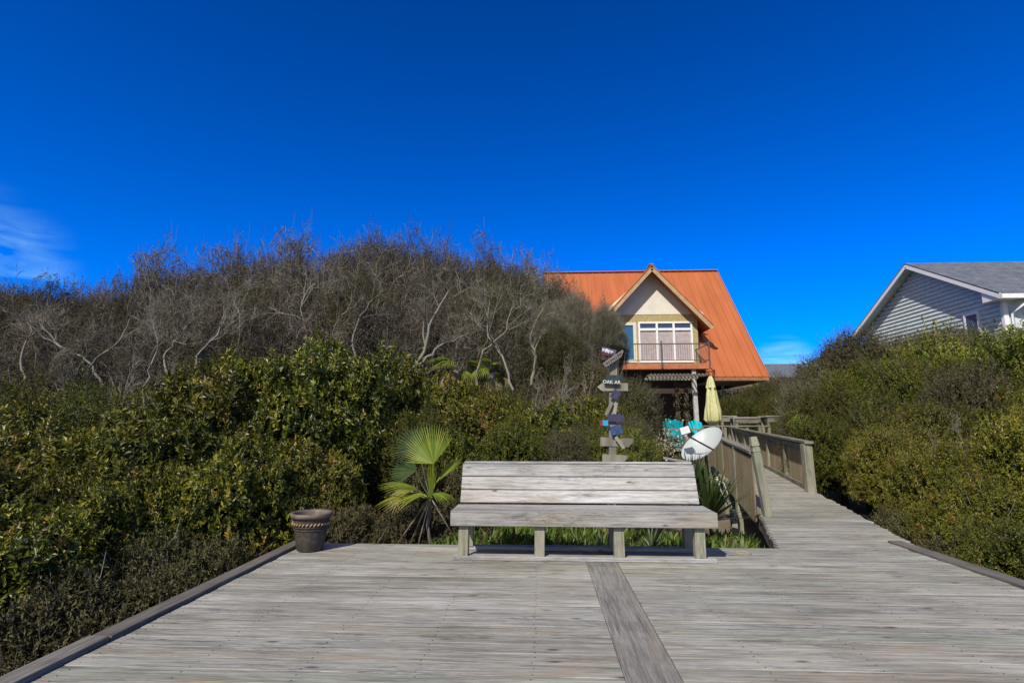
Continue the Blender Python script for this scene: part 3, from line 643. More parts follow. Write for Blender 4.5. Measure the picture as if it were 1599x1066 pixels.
signb(944, 570, 975, 549, 8, 'sign', .06, 1, text='~', tm='navy')
signb(946, 589, 974, 590, 8, 'blackgreen', .03)
signb(944, 596, 967, 597, 7, 'blackgreen', .05, text='OAK AR', ts=.06)
signb(933, 604, 981, 604, 12, 'sign', .0, -1)
signb(958, 622, 966, 610, 12, 'navy', .05)
signb(947, 648, 956, 628, 5, 'leg', .02)
signb(960, 646, 964, 622, 5, 'sign', .02)
signb(949, 652, 975, 653, 11, 'navy', .02)
signb(942, 660, 950, 660, 8, 'skyblue', .04)
signb(937, 660, 942, 660, 8, 'red', .03)
signb(954, 673, 972, 669, 13, 'blue', .05)
signb(938, 689, 990, 691, 13, 'sign', -.01, 1)
signb(941, 715, 980, 717, 12, 'sign', -.01, 1)
signb(962, 682, 975, 700, 5, 'leg', .06)

# ------------------------------------------------------------------ satellite dish
YD = 8.6; cD = at(1096, 692, YD); nD = Vector((-.50, -.52, .72)).normalized()
dish = empty('satellite_dish', (cD.x, YD, -.5), 'white oval satellite dish on a thin mast between the bench and boardwalk', 'satellite dish')
lo = cD-Vector((cD.x, YD, -.5)); up0 = at(1120, 660, YD)-at(1096, 692, YD)
ax1 = (Vector((.87, .30, .40))-nD*Vector((.87, .30, .40)).dot(nD)).normalized(); ax2 = nD.cross(ax1)
b = MB(); R1_, R2_ = .37, .25; rings = 9; n = 48
def dp(r, a, off=0): return lo+ax1*(R1_*r*math.cos(a))+ax2*(R2_*r*math.sin(a))+nD*(.11*(r*r-1)+off)
for k in range(rings):
    for j in range(n):
        a0, a1 = 2*math.pi*j/n, 2*math.pi*(j+1)/n; r0, r1 = k/rings, (k+1)/rings
        for off, fl_ in ((0, 0), (-.008, 1)):
            q = [dp(r0, a0, off), dp(r1, a0, off), dp(r1, a1, off), dp(r0, a1, off)]
            if k == 0: q = q[1:]if False else [q[0], q[1], q[2]]
            b.quad(q if not fl_ else q[::-1])
for j in range(n): b.quad([dp(1, 2*math.pi*j/n), dp(1, 2*math.pi*j/n, -.008), dp(1, 2*math.pi*(j+1)/n, -.008), dp(1, 2*math.pi*(j+1)/n)])
b.build('reflector', M['dishm'], dish, True)
low = dp(1.0, -math.pi*.5) if dp(1, -math.pi*.5).z < dp(1, math.pi*.5).z else dp(1.0, math.pi*.5)
feed = lo+nD*.36-ax1*.17
b = MB(); b.tube([low+nD*-.02, feed], .013, 8); b.build('feed_arm', M['dark'], dish)
b = MB(); b.board(feed+Vector((-.06, 0, .03)), feed+Vector((.07, 0, .07)), .07, .10); b.tube([feed-nD*.01, feed-nD*.09], .035, 12); b.build('feed_box', M['white'], dish)
b = MB(); b.tube([lo-nD*.13, lo-nD*.2+Vector((0, 0, -.25)), Vector((.10, .12, .0))], .022, 10); b.build('mast', M['metal'], dish)
b = MB(); b.board(lo-nD*.16+Vector((-.06, 0, -.06)), lo-nD*.16+Vector((.06, 0, .06)), .12, .03, up=nD); b.build('bracket', M['metal'], dish)

# short mooring post with driftwood rail and rope
yp = 8.0; p = at(1150, 845, yp); t = empty('short_post', (p.x, yp, p.z-.2), 'short weathered post with a knotted pale rope beside the boardwalk edge', 'post')
b = MB(); b.board((0, 0, 0), (-.02, 0, .62), .075, .075, up=(0, 1, 0)); b.build('post_shaft', M['post'], t)
b = MB(); q = lambda u, v, y=7.95: at(u, v, y)-Vector((p.x, yp, p.z-.2))
b.tube([q(1120, 744), q(1126, 765), q(1136, 785), q(1146, 800)], .010, 6); b.tube([q(1118, 748), q(1130, 753), q(1134, 762), q(1144, 795), q(1150, 812)], .008, 6); b.build('rope', M['rope'], t, True)
b = MB(); b.tube([at(1113, 730, 9.4), at(1124, 742, 8.8), at(1139, 754, 8.1)], [.028, .033, .040], 10); tag(b.build('driftwood_pole', M['pale'], None, True), 'bleached round pole lying along the outside of the left railing', 'pole')
b = MB(); b.board(at(1038, 715, 8.4), at(1078, 722, 7.7), .035, .03); tag(b.build('grey_batten', M['bench'], None), 'thin grey batten showing just above the right end of the bench back', 'batten')

# ------------------------------------------------------------------ main house
YE, YR, X0, X1 = 26.0, 32.3, .25, 10.62
ZE = at(1200, 590, YE).z+.08; ZR = at(1120, 423, YR).z; sl_ = (ZR-ZE)/(YR-YE)
house = empty('beach_house', (5.4, 30, -.8), 'steep orange metal roofed beach house with a white gabled dormer and balcony', 'house')
HO = Vector((5.4, 30, -.8))
def H(x, y, z): return Vector((x, y, z))-HO
def rz_(y): return ZE+(y-YE)*sl_
YW = 27.2; xc = at(1018, 480, YW).x; hw_ = 2.23; DL, DR = xc-hw_, xc+hw_
roof = None
b = MB(); tk = (0, .06, -.10)
for (xa, xb, ya) in ((X0, DL, YE), (DL, DR, YW+.9), (DR, X1, YE)):
    b.slab([H(xa, ya, rz_(ya)), H(xb, ya, rz_(ya)), H(xb, YR, ZR), H(xa, YR, ZR)], tk)
b.slab([H(X0, YR, ZR), H(X1, YR, ZR), H(X1, YR+6.3, ZE), H(X0, YR+6.3, ZE)], (0, -.06, -.10))
roof = b.build('roof', M['roof'], house)
b = MB(); x = X0+.02
dz = sl_; nn = Vector((0, -sl_, 1)).normalized()
while x <= X1:
    ya = YW+.9 if DL < x < DR else YE
    b.board(H(x, ya-.01, rz_(ya-.01))+nn*.015, H(x, YR, ZR)+nn*.015, .035, .05, up=nn, bev=False); x += .42
b.board(H(X0-.02, YR, ZR+.03), H(X1+.02, YR, ZR+.03), .30, .05, bev=False)
b.build('seams', M['roof'], roof)
b = MB(); b.board(H(DR+.1, YE-.03, ZE-.12), H(X1+.01, YE-.03, ZE-.12), .05, .16); b.build('eave_board', M['fascia'], roof)
b = MB(); b.board(H(X0, YE-.03, ZE-.12), H(DL-.1, YE-.03, ZE-.12), .05, .16); b.build('eave_board', M['fascia'], roof)
b = MB()
b.board(H(X1+.025, YE-.02, ZE-.07), H(X1+.025, YR, ZR-.07), .03, .16, up=nn); b.build('rake_trim', M['orangefascia'], roof)
b = MB(); b.box(X0-5.4+.1, DL-5.4-.02, YE-30+.06, YE-30+3, ZE+.8-.24, ZE+.8-.20); b.build('soffit', M['soffit'], house); b = MB(); b.box(DR-5.4+.02, X1-5.4-.1, YE-30+.06, YE-30+3, ZE+.8-.24, ZE+.8-.20); b.build('soffit', M['soffit'], house)
# dormer
YDm = 26.45; pk = at(1018, 415, YDm); zr = pk.z; xp = pk.x; ev = at(1113, 508, YDm); hwr = ev.x-xp; ze = ev.z; ds = (zr-ze)/hwr
def yb(z): return YE+(z-ZE)/sl_+.15
dr_ = None; b = MB()
for s in (-1, 1):
    b.slab([H(xp, YDm, zr), H(xp+s*hwr, YDm, ze), H(xp+s*hwr, yb(ze), ze), H(xp, yb(zr), zr)][::s], (0, 0, -.09))
dr_ = b.build('dormer_roof', M['roof'], house)
b = MB()
for s in (-1, 1):
    nn2 = Vector((s*ds, 0, 1)).normalized(); b.board(H(xp, YDm-.035, zr-.09)-Vector((0, 0, .05)), H(xp+s*hwr, YDm-.035, ze-.14), .05, .20, up=nn2)
b.build('barge_board', M['rakeboard'], dr_)
b = MB()
for s in (-1, 1):
    nn2 = Vector((s*ds, 0, 1)).normalized(); b.board(H(xp, YDm-.03, zr+.03), H(xp+s*(hwr+.03), YDm-.03, ze+.0), .12, .045, up=nn2, bev=False)
b.board(H(xp, YDm-.05, zr+.07), H(xp, yb(zr), zr+.07), .22, .05, bev=False)
b.build('ridge_flashing', M['roof'], dr_)
zs = at(1018, 491, YW).z; zf = at(1018, 566, YW).z; zpk = zr-.10-.0
xg = (zpk-zs)/ds
b = MB(); zz = lambda x: zr-.11-abs(x-xp)*ds
gx0, gx1 = xc-hw_-.35, xc+hw_+.35
b.slab([H(gx0, YW-.02, max(zs, zz(gx0))), H(gx0, YW-.02, zs-.001), H(gx1, YW-.02, zs-.001), H(gx1, YW-.02, max(zs, zz(gx1))), H(xp, YW-.02, zz(xp))], (0, .1, 0)); b.build('gable_panel', M['stucco'], house)
# ochre wall with openings
dx0, dx1 = at(967, 540, YW).x, at(995, 540, YW).x; wx0, wx1 = at(998, 540, YW).x, at(1083, 540, YW).x
zdt = at(980, 503, YW).z; zwb = zf+.0; zwt = at(1040, 502, YW).z
b = MB()
def wb(x0, x1, z0, z1): b.slab([H(x0, YW, z0), H(x1, YW, z0), H(x1, YW, z1), H(x0, YW, z1)], (0, .12, 0))
wb(DL, dx0, zf-.3, zs-.004); wb(dx0+.001, DR, max(zdt, zwt), zs-.004); wb(wx1, DR, zf-.3, max(zdt, zwt)-.001); wb(dx1+.001, wx0-.001, zf-.3, zdt-.001)
b.build('wall', M['ochre'], house)
b = MB()
for x in (DL, DR):
    b = MB(); s = -1 if x == DL else 1
    zt = zr-.12-abs(x-xp)*ds
    b.slab([H(x, YW+.125, zf-.3), H(x, YW+.125, zt), H(x, yb(zt)+.4, zt), H(x, YW+.5, zf-.3)], (-s*.1, 0, 0)); b.build('side_wall', M['ochre'], house)
def window(name, x0, x1, z0, z1, cols, transom, gl, fw=.07, frame='white', y=YW):
    b = MB(); d = .10; yy = y-.03
    fr = lambda a, c, e, g2: b.box(a-HO.x, c-HO.x, yy-HO.y, yy+d-HO.y, e-HO.z, g2-HO.z)
    fr(x0, x0+fw, z0, z1); fr(x1-fw, x1, z0, z1); fr(x0+fw+.001, x1-fw-.001, z1-fw, z1-.002); fr(x0+fw+.001, x1-fw-.001, z0+.002, z0+fw)
    W = (x1-x0-2*fw)/cols
    for k in range(1, cols): fr(x0+fw+k*W-.05, x0+fw+k*W+.05, z0+fw+.001, z1-fw-.001)
    if transom:
        for k in range(cols): fr(x0+fw+k*W+(.051 if k else .001), x0+fw+(k+1)*W-(.051 if k < cols-1 else .001), transom-.06, transom+.06)
    f = b.build(name, M[frame], house)
    for k in range(cols):
        a_, c_ = x0+fw+k*W, x0+fw+(k+1)*W
        b = MB(); b.slab([H(a_, yy+.07, z0+fw*.5), H(c_, yy+.07, z0+fw*.5), H(c_, yy+.07, (transom or z1)-.01), H(a_, yy+.07, (transom or z1)-.01)], (0, .01, 0)); b.build('pane', M[gl], f)
        if transom:
            b = MB(); b.slab([H(a_, yy+.07, transom+.01), H(c_, yy+.07, transom+.01), H(c_, yy+.07, z1-fw*.5), H(a_, yy+.07, z1-fw*.5)], (0, .01, 0)); b.build('pane', M['darkglass'], f)
    return f
dd = window('balcony_door', dx0, dx1, zwb, zdt, 1, None, 'blueglass', .16, 'cream')
b = MB(); b.tube([H(dx0+.11, YW-.06, zf+.95), H(dx0+.11, YW-.06, zf+1.1)], .015, 6); b.build('handle', M['metal'], dd)
ww = window('window', wx0, wx1, zwb, zwt, 3, at(1040, 514, YW).z, 'curtain', .09, 'white')
b = MB(); n = 54
for k in range(n):
    x = wx0+.12+(wx1-wx0-.24)*k/n; b.board(H(x, YW+.032, zwb+.1), H(x, YW+.032, zwb+1.45), .035, .012, up=(0, 1, 0), bev=False)
b.build('curtain', M['curtain'], ww)
# small pale triangles of trim under the rake ends; balcony
YBf = 25.1; bx0, bx1 = at(957, 566, YBf).x, at(1108, 566, YBf).x; bz = at(1040, 567, YBf).z; bzb = at(1040, 576, YBf).z
bal = MB(); bal.box(bx0-HO.x, bx1-HO.x, YBf-HO.y+.06, YW-HO.y-.01, bz-.10-HO.z, bz-HO.z); bo = bal.build('balcony', M['soffit'], house)
b = MB(); b.board(H(bx0, YBf, (bz+bzb)/2), H(bx1+.02, YBf, (bz+bzb)/2), .05, bz-bzb); b.board(H(bx1-.01, YBf+.03, (bz+bzb)/2), H(bx1-.01, YW, (bz+bzb)/2), .05, bz-bzb-.004); b.build('fascia', M['orangefascia'], bo)
ztop = at(1040, 537, YBf).z; xl = at(959, 540, YBf).x
rl = MB(); rl.board(H(xl, YBf-.06, ztop), H(bx1+.03, YBf-.06, ztop), .06, .045); rl.board(H(xl, YBf-.06, bz+.13), H(bx1, YBf-.06, bz+.13), .03, .03)
rl.board(H(bx1, YBf-.05, ztop), H(bx1, YW, ztop), .05, .04); rl.board(H(bx1, YBf-.05, bz+.13), H(bx1, YW, bz+.13), .03, .03)
for k in range(42):
    x = xl+(bx1-xl)*(k+.5)/42; rl.board(H(x, YBf-.06, bz+.14), H(x, YBf-.06, ztop-.02), .012, .012, up=(0, 1, 0), bev=False)
for k in range(12):
    y_ = YBf+(YW-YBf)*(k+.5)/12; rl.board(H(bx1, y_, bz+.14), H(bx1, y_, ztop-.02), .012, .012, up=(0, 1, 0), bev=False)
ro = rl.build('balcony_rail', M['metal'], bo)
for x in (xl, at(1032.5, 540, YBf).x, bx1):
    b = MB(); b.board(H(x, YBf-.09, bzb+.05), H(x, YBf-.09, ztop+.14), .055, .055, up=(0, 1, 0)); b.build('rail_post', M['metal'], bo)
# lower storey
b = MB()
def wall(x0, x1, y0, y1, z0, z1): b.box(x0-HO.x, x1-HO.x, y0-HO.y, y1-HO.y, z0-HO.z, z1-HO.z)
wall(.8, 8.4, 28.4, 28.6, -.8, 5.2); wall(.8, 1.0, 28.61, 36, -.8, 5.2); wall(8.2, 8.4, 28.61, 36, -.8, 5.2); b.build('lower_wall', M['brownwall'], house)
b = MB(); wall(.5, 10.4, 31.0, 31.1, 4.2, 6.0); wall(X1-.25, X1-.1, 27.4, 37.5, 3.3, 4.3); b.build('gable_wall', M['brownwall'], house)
b = MB()
b.slab([H(X1-.2, YE+.3, rz_(YE+.3)-.12), H(X1-.2, YR, ZR-.12), H(X1-.2, YR+6, rz_(YE+.3)-.12)], (-.08, 0, 0)); b.slab([H(X0+.2, YE+.3, rz_(YE+.3)-.12), H(X0+.2, YR, ZR-.12), H(X0+.2, YR+6, rz_(YE+.3)-.12)], (.08, 0, 0)); b.build('end_wall', M['ochre'], house)
for (u, y_, mt) in ((1086, 25.3, 'trans'),):
    p = at(u, 600, y_); b = MB(); b.board(H(p.x, y_, .2), H(p.x-.05, y_, bzb-.02), .18, .18, up=(0, 1, 0)); b.build('porch_post', M[mt], house)
for u in (1057, 1071):
    p = at(u, 600, 26); b = MB(); b.board(H(p.x, 26, .2), H(p.x, 26, bzb), .16, .16, up=(0, 1, 0)); b.build('porch_post', M['darkwood'], house)
    g = np.random.default_rng(u); n = 340; base_ = np.stack([p.x+g.normal(0, .10, n), 25.9+g.normal(0, .08, n), g.uniform(.3, 3.9, n)], 1)-np.array(HO); d = unit(g.normal(size=(n, 3))); sd = unit(np.cross(d, g.normal(size=(n, 3))))
    V, F = leafquads(base_, d, sd, np.full(n, .10), np.full(n, .06)); part('climbing_vine', npmesh('climbing_vine', V, F, g.uniform(0, 1, n), [M['leafC']]), house)
p = at(1129, 600, 28.2); b = MB(); b.board(H(p.x, 28.2, -.6), H(p.x, 28.2, ZE-.1), .10, .10, up=(0, 1, 0)); b.build('corner_post', M['trans'], house)
# pergola slats under the balcony
b = MB(); zp = at(1060, 585, 24.6).z
for k in range(17): x = at(1020, 585, 24).x+k*.16; b.board(H(x, 24.3, zp), H(x, 25.9, zp+.02), .035, .07)
for y_ in (24.5, 25.4): b.board(H(at(1020, 585, 24).x-.1, y_, zp-.12), H(at(1088, 585, 24).x+.2, y_, zp-.12), .05, .12)
b.build('pergola', M['rail'], house)

# house terrace
ter = empty('terrace'); tag(ter, kind='structure')
b = MB(); y = 18.7
while y < 28.3: b.board((2.2, y+.07, .42), (8.6, y+.07, .42), .133, .04); y += .14
b.build('terrace_boards', M['deck'], ter)
b = MB(); b.board((2.2, 18.66, .05), (7.3, 18.66, .05), .05, .5); b.build('terrace_skirt', M['darkwood'], ter)
def simple_rail(name, u0, v0, u1, v1, Y, label, posts):
    p0, p1 = at(u0, v0, Y), at(u1, v1, Y); p1.z = p0.z = (p0.z+p1.z)/2
    r = empty(name, (p0.x, Y, .3), label, 'railing'); o = Vector((p0.x, Y, .3))
    b = MB(); b.board(p0-o, p1-o, .15, .045); b.build('handrail', M['rail'], r)
    for k in range(posts):
        q = p0.lerp(p1, k/(posts-1)) if posts > 1 else p0; b = MB(); b.board(Vector((q.x-o.x, 0, 0)), Vector((q.x-o.x, 0, p0.z-.3-.03)), .09, .09, up=(0, 1, 0)); b.build('post', M['rail'], r)
    return r
simple_rail('terrace_railing', 1015, 669, 1096, 671, 18.8, 'low grey handrail in front of the turquoise chairs', 4)
simple_rail('terrace_railing', 1098, 664, 1201, 666, 19.6, 'grey handrail below the folded yellow umbrella running to the right', 4)
def terrace_table(u, v, Y, wd, label):
    p = at(u, v, Y); z0 = .44; t = empty('wooden_table', (p.x, Y, z0), label, 'table', ); h_ = p.z-z0
    b = MB()
    for k in range(4): b.board((-wd/2, -.27+k*.18, h_), (wd/2, -.27+k*.18, h_), .165, .05)
    b.build('tabletop', M['bench'], t)
    b = MB(); b.board((-wd/2+.08, -.30, h_-.12), (wd/2-.08, -.30, h_-.12), .04, .17); b.build('apron', M['rail'], t)
    for sx in (-1, 1):
        for sy in (-.26, .26):
            b = MB(); b.board((sx*(wd/2-.15), sy, 0), (sx*(wd/2-.12), sy, h_-.03), .09, .09, up=(0, 1, 0)); b.build('leg', M['rail'], t)
terrace_table(1164, 652, 21.5, 1.1, 'grey wooden table in the middle behind the terrace handrail')
terrace_table(1206, 650, 20.6, .75, 'heavy grey wooden table at the right end of the terrace handrail')
terrace_table(1133, 650, 23, .7, 'smaller grey wooden table just right of the folded umbrella')
# chairs
def chair(u, v, Y, rz, label):
    p = at(u, v, Y); t = empty('garden_chair', (p.x, Y, .50), label, 'chair', 'turquoise chairs on the terrace', rz)
    b = MB()
    for k in range(5):
        x = -.2+k*.1; b.board((x, .22, .36), (x*1.25, .46, .98-.05*abs(k-2)), .092, .02, up=(0, -1, .3))
    b.build('backrest', M['turq'], t)
    b = MB()
    for k in range(5): b.board((-.27, -.26+k*.11, .38-.02*k), (.27, -.26+k*.11, .38-.02*k), .10, .02)
    b.build('seat', M['turq'], t)
    for s in (-1, 1):
        b = MB(); b.board((s*.32, -.36, .58), (s*.32, .34, .58), .12, .025); b.build('armrest', M['turq'], t)
        b = MB(); b.board((s*.29, -.28, 0), (s*.29, -.28, .565), .08, .03, up=(1, 0, 0)); b.build('leg', M['turq'], t)
        b = MB(); b.board((s*.27, -.2, .33), (s*.27, .5, .02), .08, .03, up=(1, 0, 0)); b.build('leg', M['turq'], t)
chair(1052, 660, 21.5, math.radians(175), 'turquoise plastic garden chair left of the pale porch post seen from behind')
chair(1095, 658, 21.9, math.radians(15), 'turquoise plastic garden chair right of the pale porch post')
chair(1056, 690, 20.6, math.radians(140), 'turquoise plastic garden chair low behind the handrail left of the satellite dish')
# umbrella
YU = 20.5; pt = at(1111, 587, YU); pb = at(1114, 662, YU)
um = empty('patio_umbrella', (pb.x, YU, .44), 'folded pale yellow patio umbrella with a short top flounce', 'umbrella'); hh = pt.z-.44; hb = pb.z-.44
fold = lambda a, z: 1+.30*math.sin(a*5+z*1.2)+.12*math.sin(a*11+2)
b = MB(); b.lathe((0, 0, 0), [(.02, hb+.06), (.09, hb-.03), (.25, hb+.16), (.23, hb+.5), (.18, hb+.85), (.14, hh-.52), (.10, hh-.36)], 64, fn=fold); b.build('canopy', M['yellow'], um, True)
b = MB(); b.lathe((0, 0, 0), [(.165, hh-.44), (.145, hh-.33), (.10, hh-.12), (.05, hh-.02), (.0, hh+.02)], 64, fn=lambda a, z: 1+.16*math.sin(a*5)); b.build('top_flounce', M['yellow'], um, True)
b = MB(); b.tube([(0, 0, 0), (0, 0, hh+.03)], .022, 8); b.build('pole', M['metal'], um)
b = MB(); b.lathe((0, 0, 0), [(.0, .06), (.22, .05), (.25, .0)], 24); b.build('base', M['dark'], um)

# ------------------------------------------------------------------ white house on the right
WN = 18.0; c0 = at(1560, 456, WN); pkx = at(1413, 411, 22.25)
nh = empty('neighbour_house', (18, 22, -.8), 'pale lap sided house with a grey shingle roof behind the right hand bushes', 'house'); NO = Vector((18, 22, -.8))
def G(x, y, z): return Vector((x, y, z))-NO
Xg = 14.84; ZEn = c0.z; Yp = 22.25; ZPn = at(1413, 411, Yp).z; YF = 26.5; ov = .48; XW = Xg+ov
b = MB(); sN = (ZPn-ZEn)/(Yp-WN)
zbot = -.8; ztw = lambda y: ZPn-.22-abs(y-Yp)*sN
k = 0; z = 1.0
while z < ZPn-.25:
    e = .155; z1 = z+e
    ya = max(WN+.5, Yp-(ZPn-.22-z)/sN); yb_ = min(YF-.5, Yp+(ZPn-.22-z)/sN)
    if ya < yb_: b.quad([G(XW-.045, ya, z), G(XW-.045, yb_, z), G(XW, yb_, z1), G(XW, ya, z1)][::-1]); b.quad([G(XW-.045, ya, z), G(XW-.045, yb_, z), G(XW, yb_, z), G(XW, ya, z)])
    z = z1
b.slab([G(XW+.01, WN+.5, zbot), G(XW+.01, YF-.5, zbot), G(XW+.01, YF-.5, ztw(YF-.5)), G(XW+.01, Yp, ZPn-.22), G(XW+.01, WN+.5, ztw(WN+.5))], (.1, 0, 0))
b.build('siding_wall', M['siding'], nh)
b = MB(); b.slab([G(Xg, WN, ZEn), G(Xg+16, WN, ZEn), G(Xg+16, Yp, ZPn), G(Xg, Yp, ZPn)], (0, 0, -.06)); b.slab([G(Xg, Yp, ZPn), G(Xg+16, Yp, ZPn), G(Xg+16, YF, ZEn), G(Xg, YF, ZEn)], (0, 0, -.06)); rn_ = b.build('roof', M['shingle'], nh)
b = MB(); nnn = Vector((0, -sN, 1))
b.board(G(Xg+.02, WN-.02, ZEn-.13), G(Xg+.02, Yp, ZPn-.13), .04, .17, up=nnn); b.board(G(Xg+.02, Yp+.01, ZPn-.13), G(Xg+.02, YF, ZEn-.13), .04, .17, up=(0, sN, 1)); b.board(G(Xg+.06, WN-.02, ZEn-.13), G(Xg+16, WN-.02, ZEn-.13), .04, .15)
b.build('fascia', M['white'], rn_)
b = MB(); b.slab([G(Xg+.05, WN+.03, ZEn-.10), G(XW, WN+.03, ZEn-.10), G(XW, Yp, ZPn-.10), G(Xg+.05, Yp, ZPn-.10)], (0, 0, -.02)); b.slab([G(Xg+.05, Yp, ZPn-.10), G(XW, Yp, ZPn-.10), G(XW, YF, ZEn-.10), G(Xg+.05, YF, ZEn-.10)], (0, 0, -.02))
b.slab([G(XW, WN+.03, ZEn-.12), G(Xg+16, WN+.03, ZEn-.12), G(Xg+16, WN+.5, ZEn-.12), G(XW, WN+.5, ZEn-.12)], (0, 0, -.02))
b.build('soffit', M['eavegreen'], rn_)
b = MB(); b.slab([G(Xg+.05, WN+.0, ZEn-.2), G(Xg+.05, WN+.75, ZEn-.2), G(Xg+.05, WN+.75, ZEn+.2), G(Xg+.05, WN+.3, ZEn+.02)], (.6, 0, 0)); b.build('eave_return', M['white'], rn_)
b = MB(); b.slab([G(XW+.02, WN+.5, -.8), G(Xg+16, WN+.5, -.8), G(Xg+16, WN+.5, ZEn-.13), G(XW+.02, WN+.5, ZEn-.13)], (0, .1, 0)); b.build('front_wall', M['siding'], nh)
b = MB(); b.box(XW-.05-18, XW+.10-18, WN+.44-22, WN+.56-22, 0, ZEn-.14+.8); b.build('corner_board', M['white'], nh)
wf = MB(); x0 = XW+1.15; wf.box(XW+.35-18, XW+1.15-18, WN+.40-22, WN+.495-22, 3.2, ZEn+.8-.9); wo_ = wf.build('window_trim', M['white'], nh)
b = MB(); b.box(XW+1.16-18, XW+3.2-18, WN+.45-22, WN+.49-22, 3.4, ZEn+.8-.95); b.build('window', M['darkglass'], nh)
b = MB(); b.board(G(XW+.16, WN+.46, ZEn-.55), G(XW+.5, WN-.0, ZEn-.22), .05, .06); b.tube([G(XW+.2, WN+.42, 1), G(XW+.2, WN+.42, ZEn-.6), G(XW+.45, WN-.05, ZEn-.25)], .04, 8); b.build('downspout', M['white'], nh, True)
# gable window
def gw(u0, u1, v0, v1):
    def onw(u, v):
        d = ray(u, v); t = (XW-.03)/d.x; return Vector((0, 0, HC))+d*t
    a_, c_ = onw(u0, v0), onw(u1, v0); z1 = a_.z; z0 = z1-1.1
    b = MB(); f_ = .07
    for (ya, yb2, za, zb) in ((c_.y, c_.y+f_, z0, z1), (a_.y-f_, a_.y, z0, z1), (c_.y+f_+.001, a_.y-f_-.001, z1-f_, z1), (c_.y+f_+.001, a_.y-f_-.001, z0, z0+f_)):
        b.box(XW-.10-18, XW-.01-18, ya-22, yb2-22, za+.8, zb+.8)
    f = b.build('window', M['white'], nh); b = MB(); b.slab([G(XW-.075, c_.y+.02, z0+.02), G(XW-.075, a_.y-.02, z0+.02), G(XW-.075, a_.y-.02, z1-.02), G(XW-.075, c_.y+.02, z1-.02)], (.01, 0, 0)); b.build('pane', M['gableglass'], f)
gw(1507, 1531, 492, 505)

# far grey roofed house in the gap
fh = empty('distant_house', (24, 62, -.8), 'low grey roofed house far off in the gap right of the orange roof', 'house')
zt = at(1200, 565, 62).z+.8; b = MB(); b.slab([(-4.5, -3, zt-1.9), (5, -3, zt-1.9), (5, 2, zt), (-4.5, 2, zt)], (0, 0, -.1)); b.slab([(-4.5, 2, zt), (5, 2, zt), (5, 7, zt-1.9), (-4.5, 7, zt-1.9)], (0, 0, -.1)); b.build('roof', M['shingle'], fh)
b = MB(); b.box(-4.2, 4.7, -2.6, 6.5, 0, zt-1.95); b.build('wall', M['soffit'], fh)
fh.location.x = at(1205, 565, 62).x
# ------------------------------------------------------------------ vegetation
BM = {
 'A1': bush_mesh('glossy_bush_a', 1, nspr=2900, mat='leafA', ll=.095, amp=.50, depth=.15),
 'A2': bush_mesh('glossy_bush_b', 2, nspr=2900, mat='leafA', ll=.085, amp=.52, wid=.05, depth=.15),
 'B1': bush_mesh('dull_bush_a', 3, nspr=4200, nleaf=14, ll=.042, lw=.42, mat='leafB', amp=.42, depth=.17, sprig=.2, shoots=250),
 'B2': bush_mesh('dull_bush_b', 4, nspr=4200, nleaf=14, ll=.05, lw=.36, mat='leafB', amp=.48, depth=.17, wid=.05, sprig=.24, shoots=350),
 'R1': bush_mesh('yellow_bush_a', 5, nspr=3600, nleaf=13, ll=.062, lw=.42, mat='leafR', amp=.44, depth=.16, wid=.055, shoots=350),
 'R2': bush_mesh('yellow_bush_b', 6, nspr=3600, nleaf=13, ll=.055, lw=.40, mat='leafR', amp=.48, depth=.16, wid=.045, shoots=500),
 'C1': bush_mesh('olive_bush_a', 7, nspr=3800, nleaf=12, ll=.05, lw=.20, mat='leafC', amp=.28, sprig=.26, shoots=700),
 'C2': bush_mesh('olive_bush_b', 8, nspr=2600, nleaf=11, ll=.05, lw=.25, mat='leafC', amp=.34, sprig=.26, shoots=1300),
 'D1': bush_mesh('low_bush', 9, R=1.1, H=.9, nspr=2600, nleaf=13, ll=.042, lw=.5, mat='leafC', amp=.5, depth=.16, sprig=.12, twigs=60, shoots=260, skirt=.3),
}
def topz(me, q=.985):
    co = np.zeros(len(me.vertices)*3, np.float32); me.vertices.foreach_get('co', co); return float(np.quantile(co[2::3], q))
BH = {k: ((1.1 if k == 'D1' else 1.6), topz(m_, .995)) for k, m_ in BM.items()}
def bush(kind, x, y, top, r, label, group, cat='shrub', name='shrub', rz=None, dz=0):
    R0, H0 = BH[kind]; g0 = gz(x, y)-.1 if abs(x) < 24 else -.85
    o = part(name, BM[kind]); o.location = (x, y, g0); o.rotation_euler.z = random.uniform(0, 6.28) if rz is None else rz
    s = r/R0; sz = (top-g0)/H0; k = min(sz, 1.35*s); base = top-k*H0     # a narrow tall shrub carries its rounded crown on bare stems
    o.scale = (s*random.uniform(.92, 1.08), s*random.uniform(.92, 1.08), k); o.location.z = base
    if base-g0 > .15:
        b = MB()
        for q in range(5):
            a = q*1.26+random.random(); d_ = Vector((math.cos(a), math.sin(a), 0)); lo_ = (g0-base)/k
            b.tube([d_*.10*R0+Vector((0, 0, lo_)), d_*.06*R0+Vector((.03, .02, lo_*.5)), d_*.25*R0+Vector((0, 0, .3*H0))], [.035/s, .03/s, .015/s], 6)
        b.build('stems', M['bark'], o, True)
    return tag(o, label, cat, group)
def ub(kind, u, v, Y, r, label, group, **k):
    p = at(u, v, Y); return bush(kind, p.x, Y, p.z, r, label, group, **k)
def zt_(v, Y): return at(800, v, Y).z

GA = 'glossy evergreen shrubs of the left thicket'; LA = 'glossy olive green evergreen shrub in the thicket left of the deck'
GB = 'dull green shrubs of the left thicket'; LB = 'dull small leaved green shrub in the thicket left of the deck'
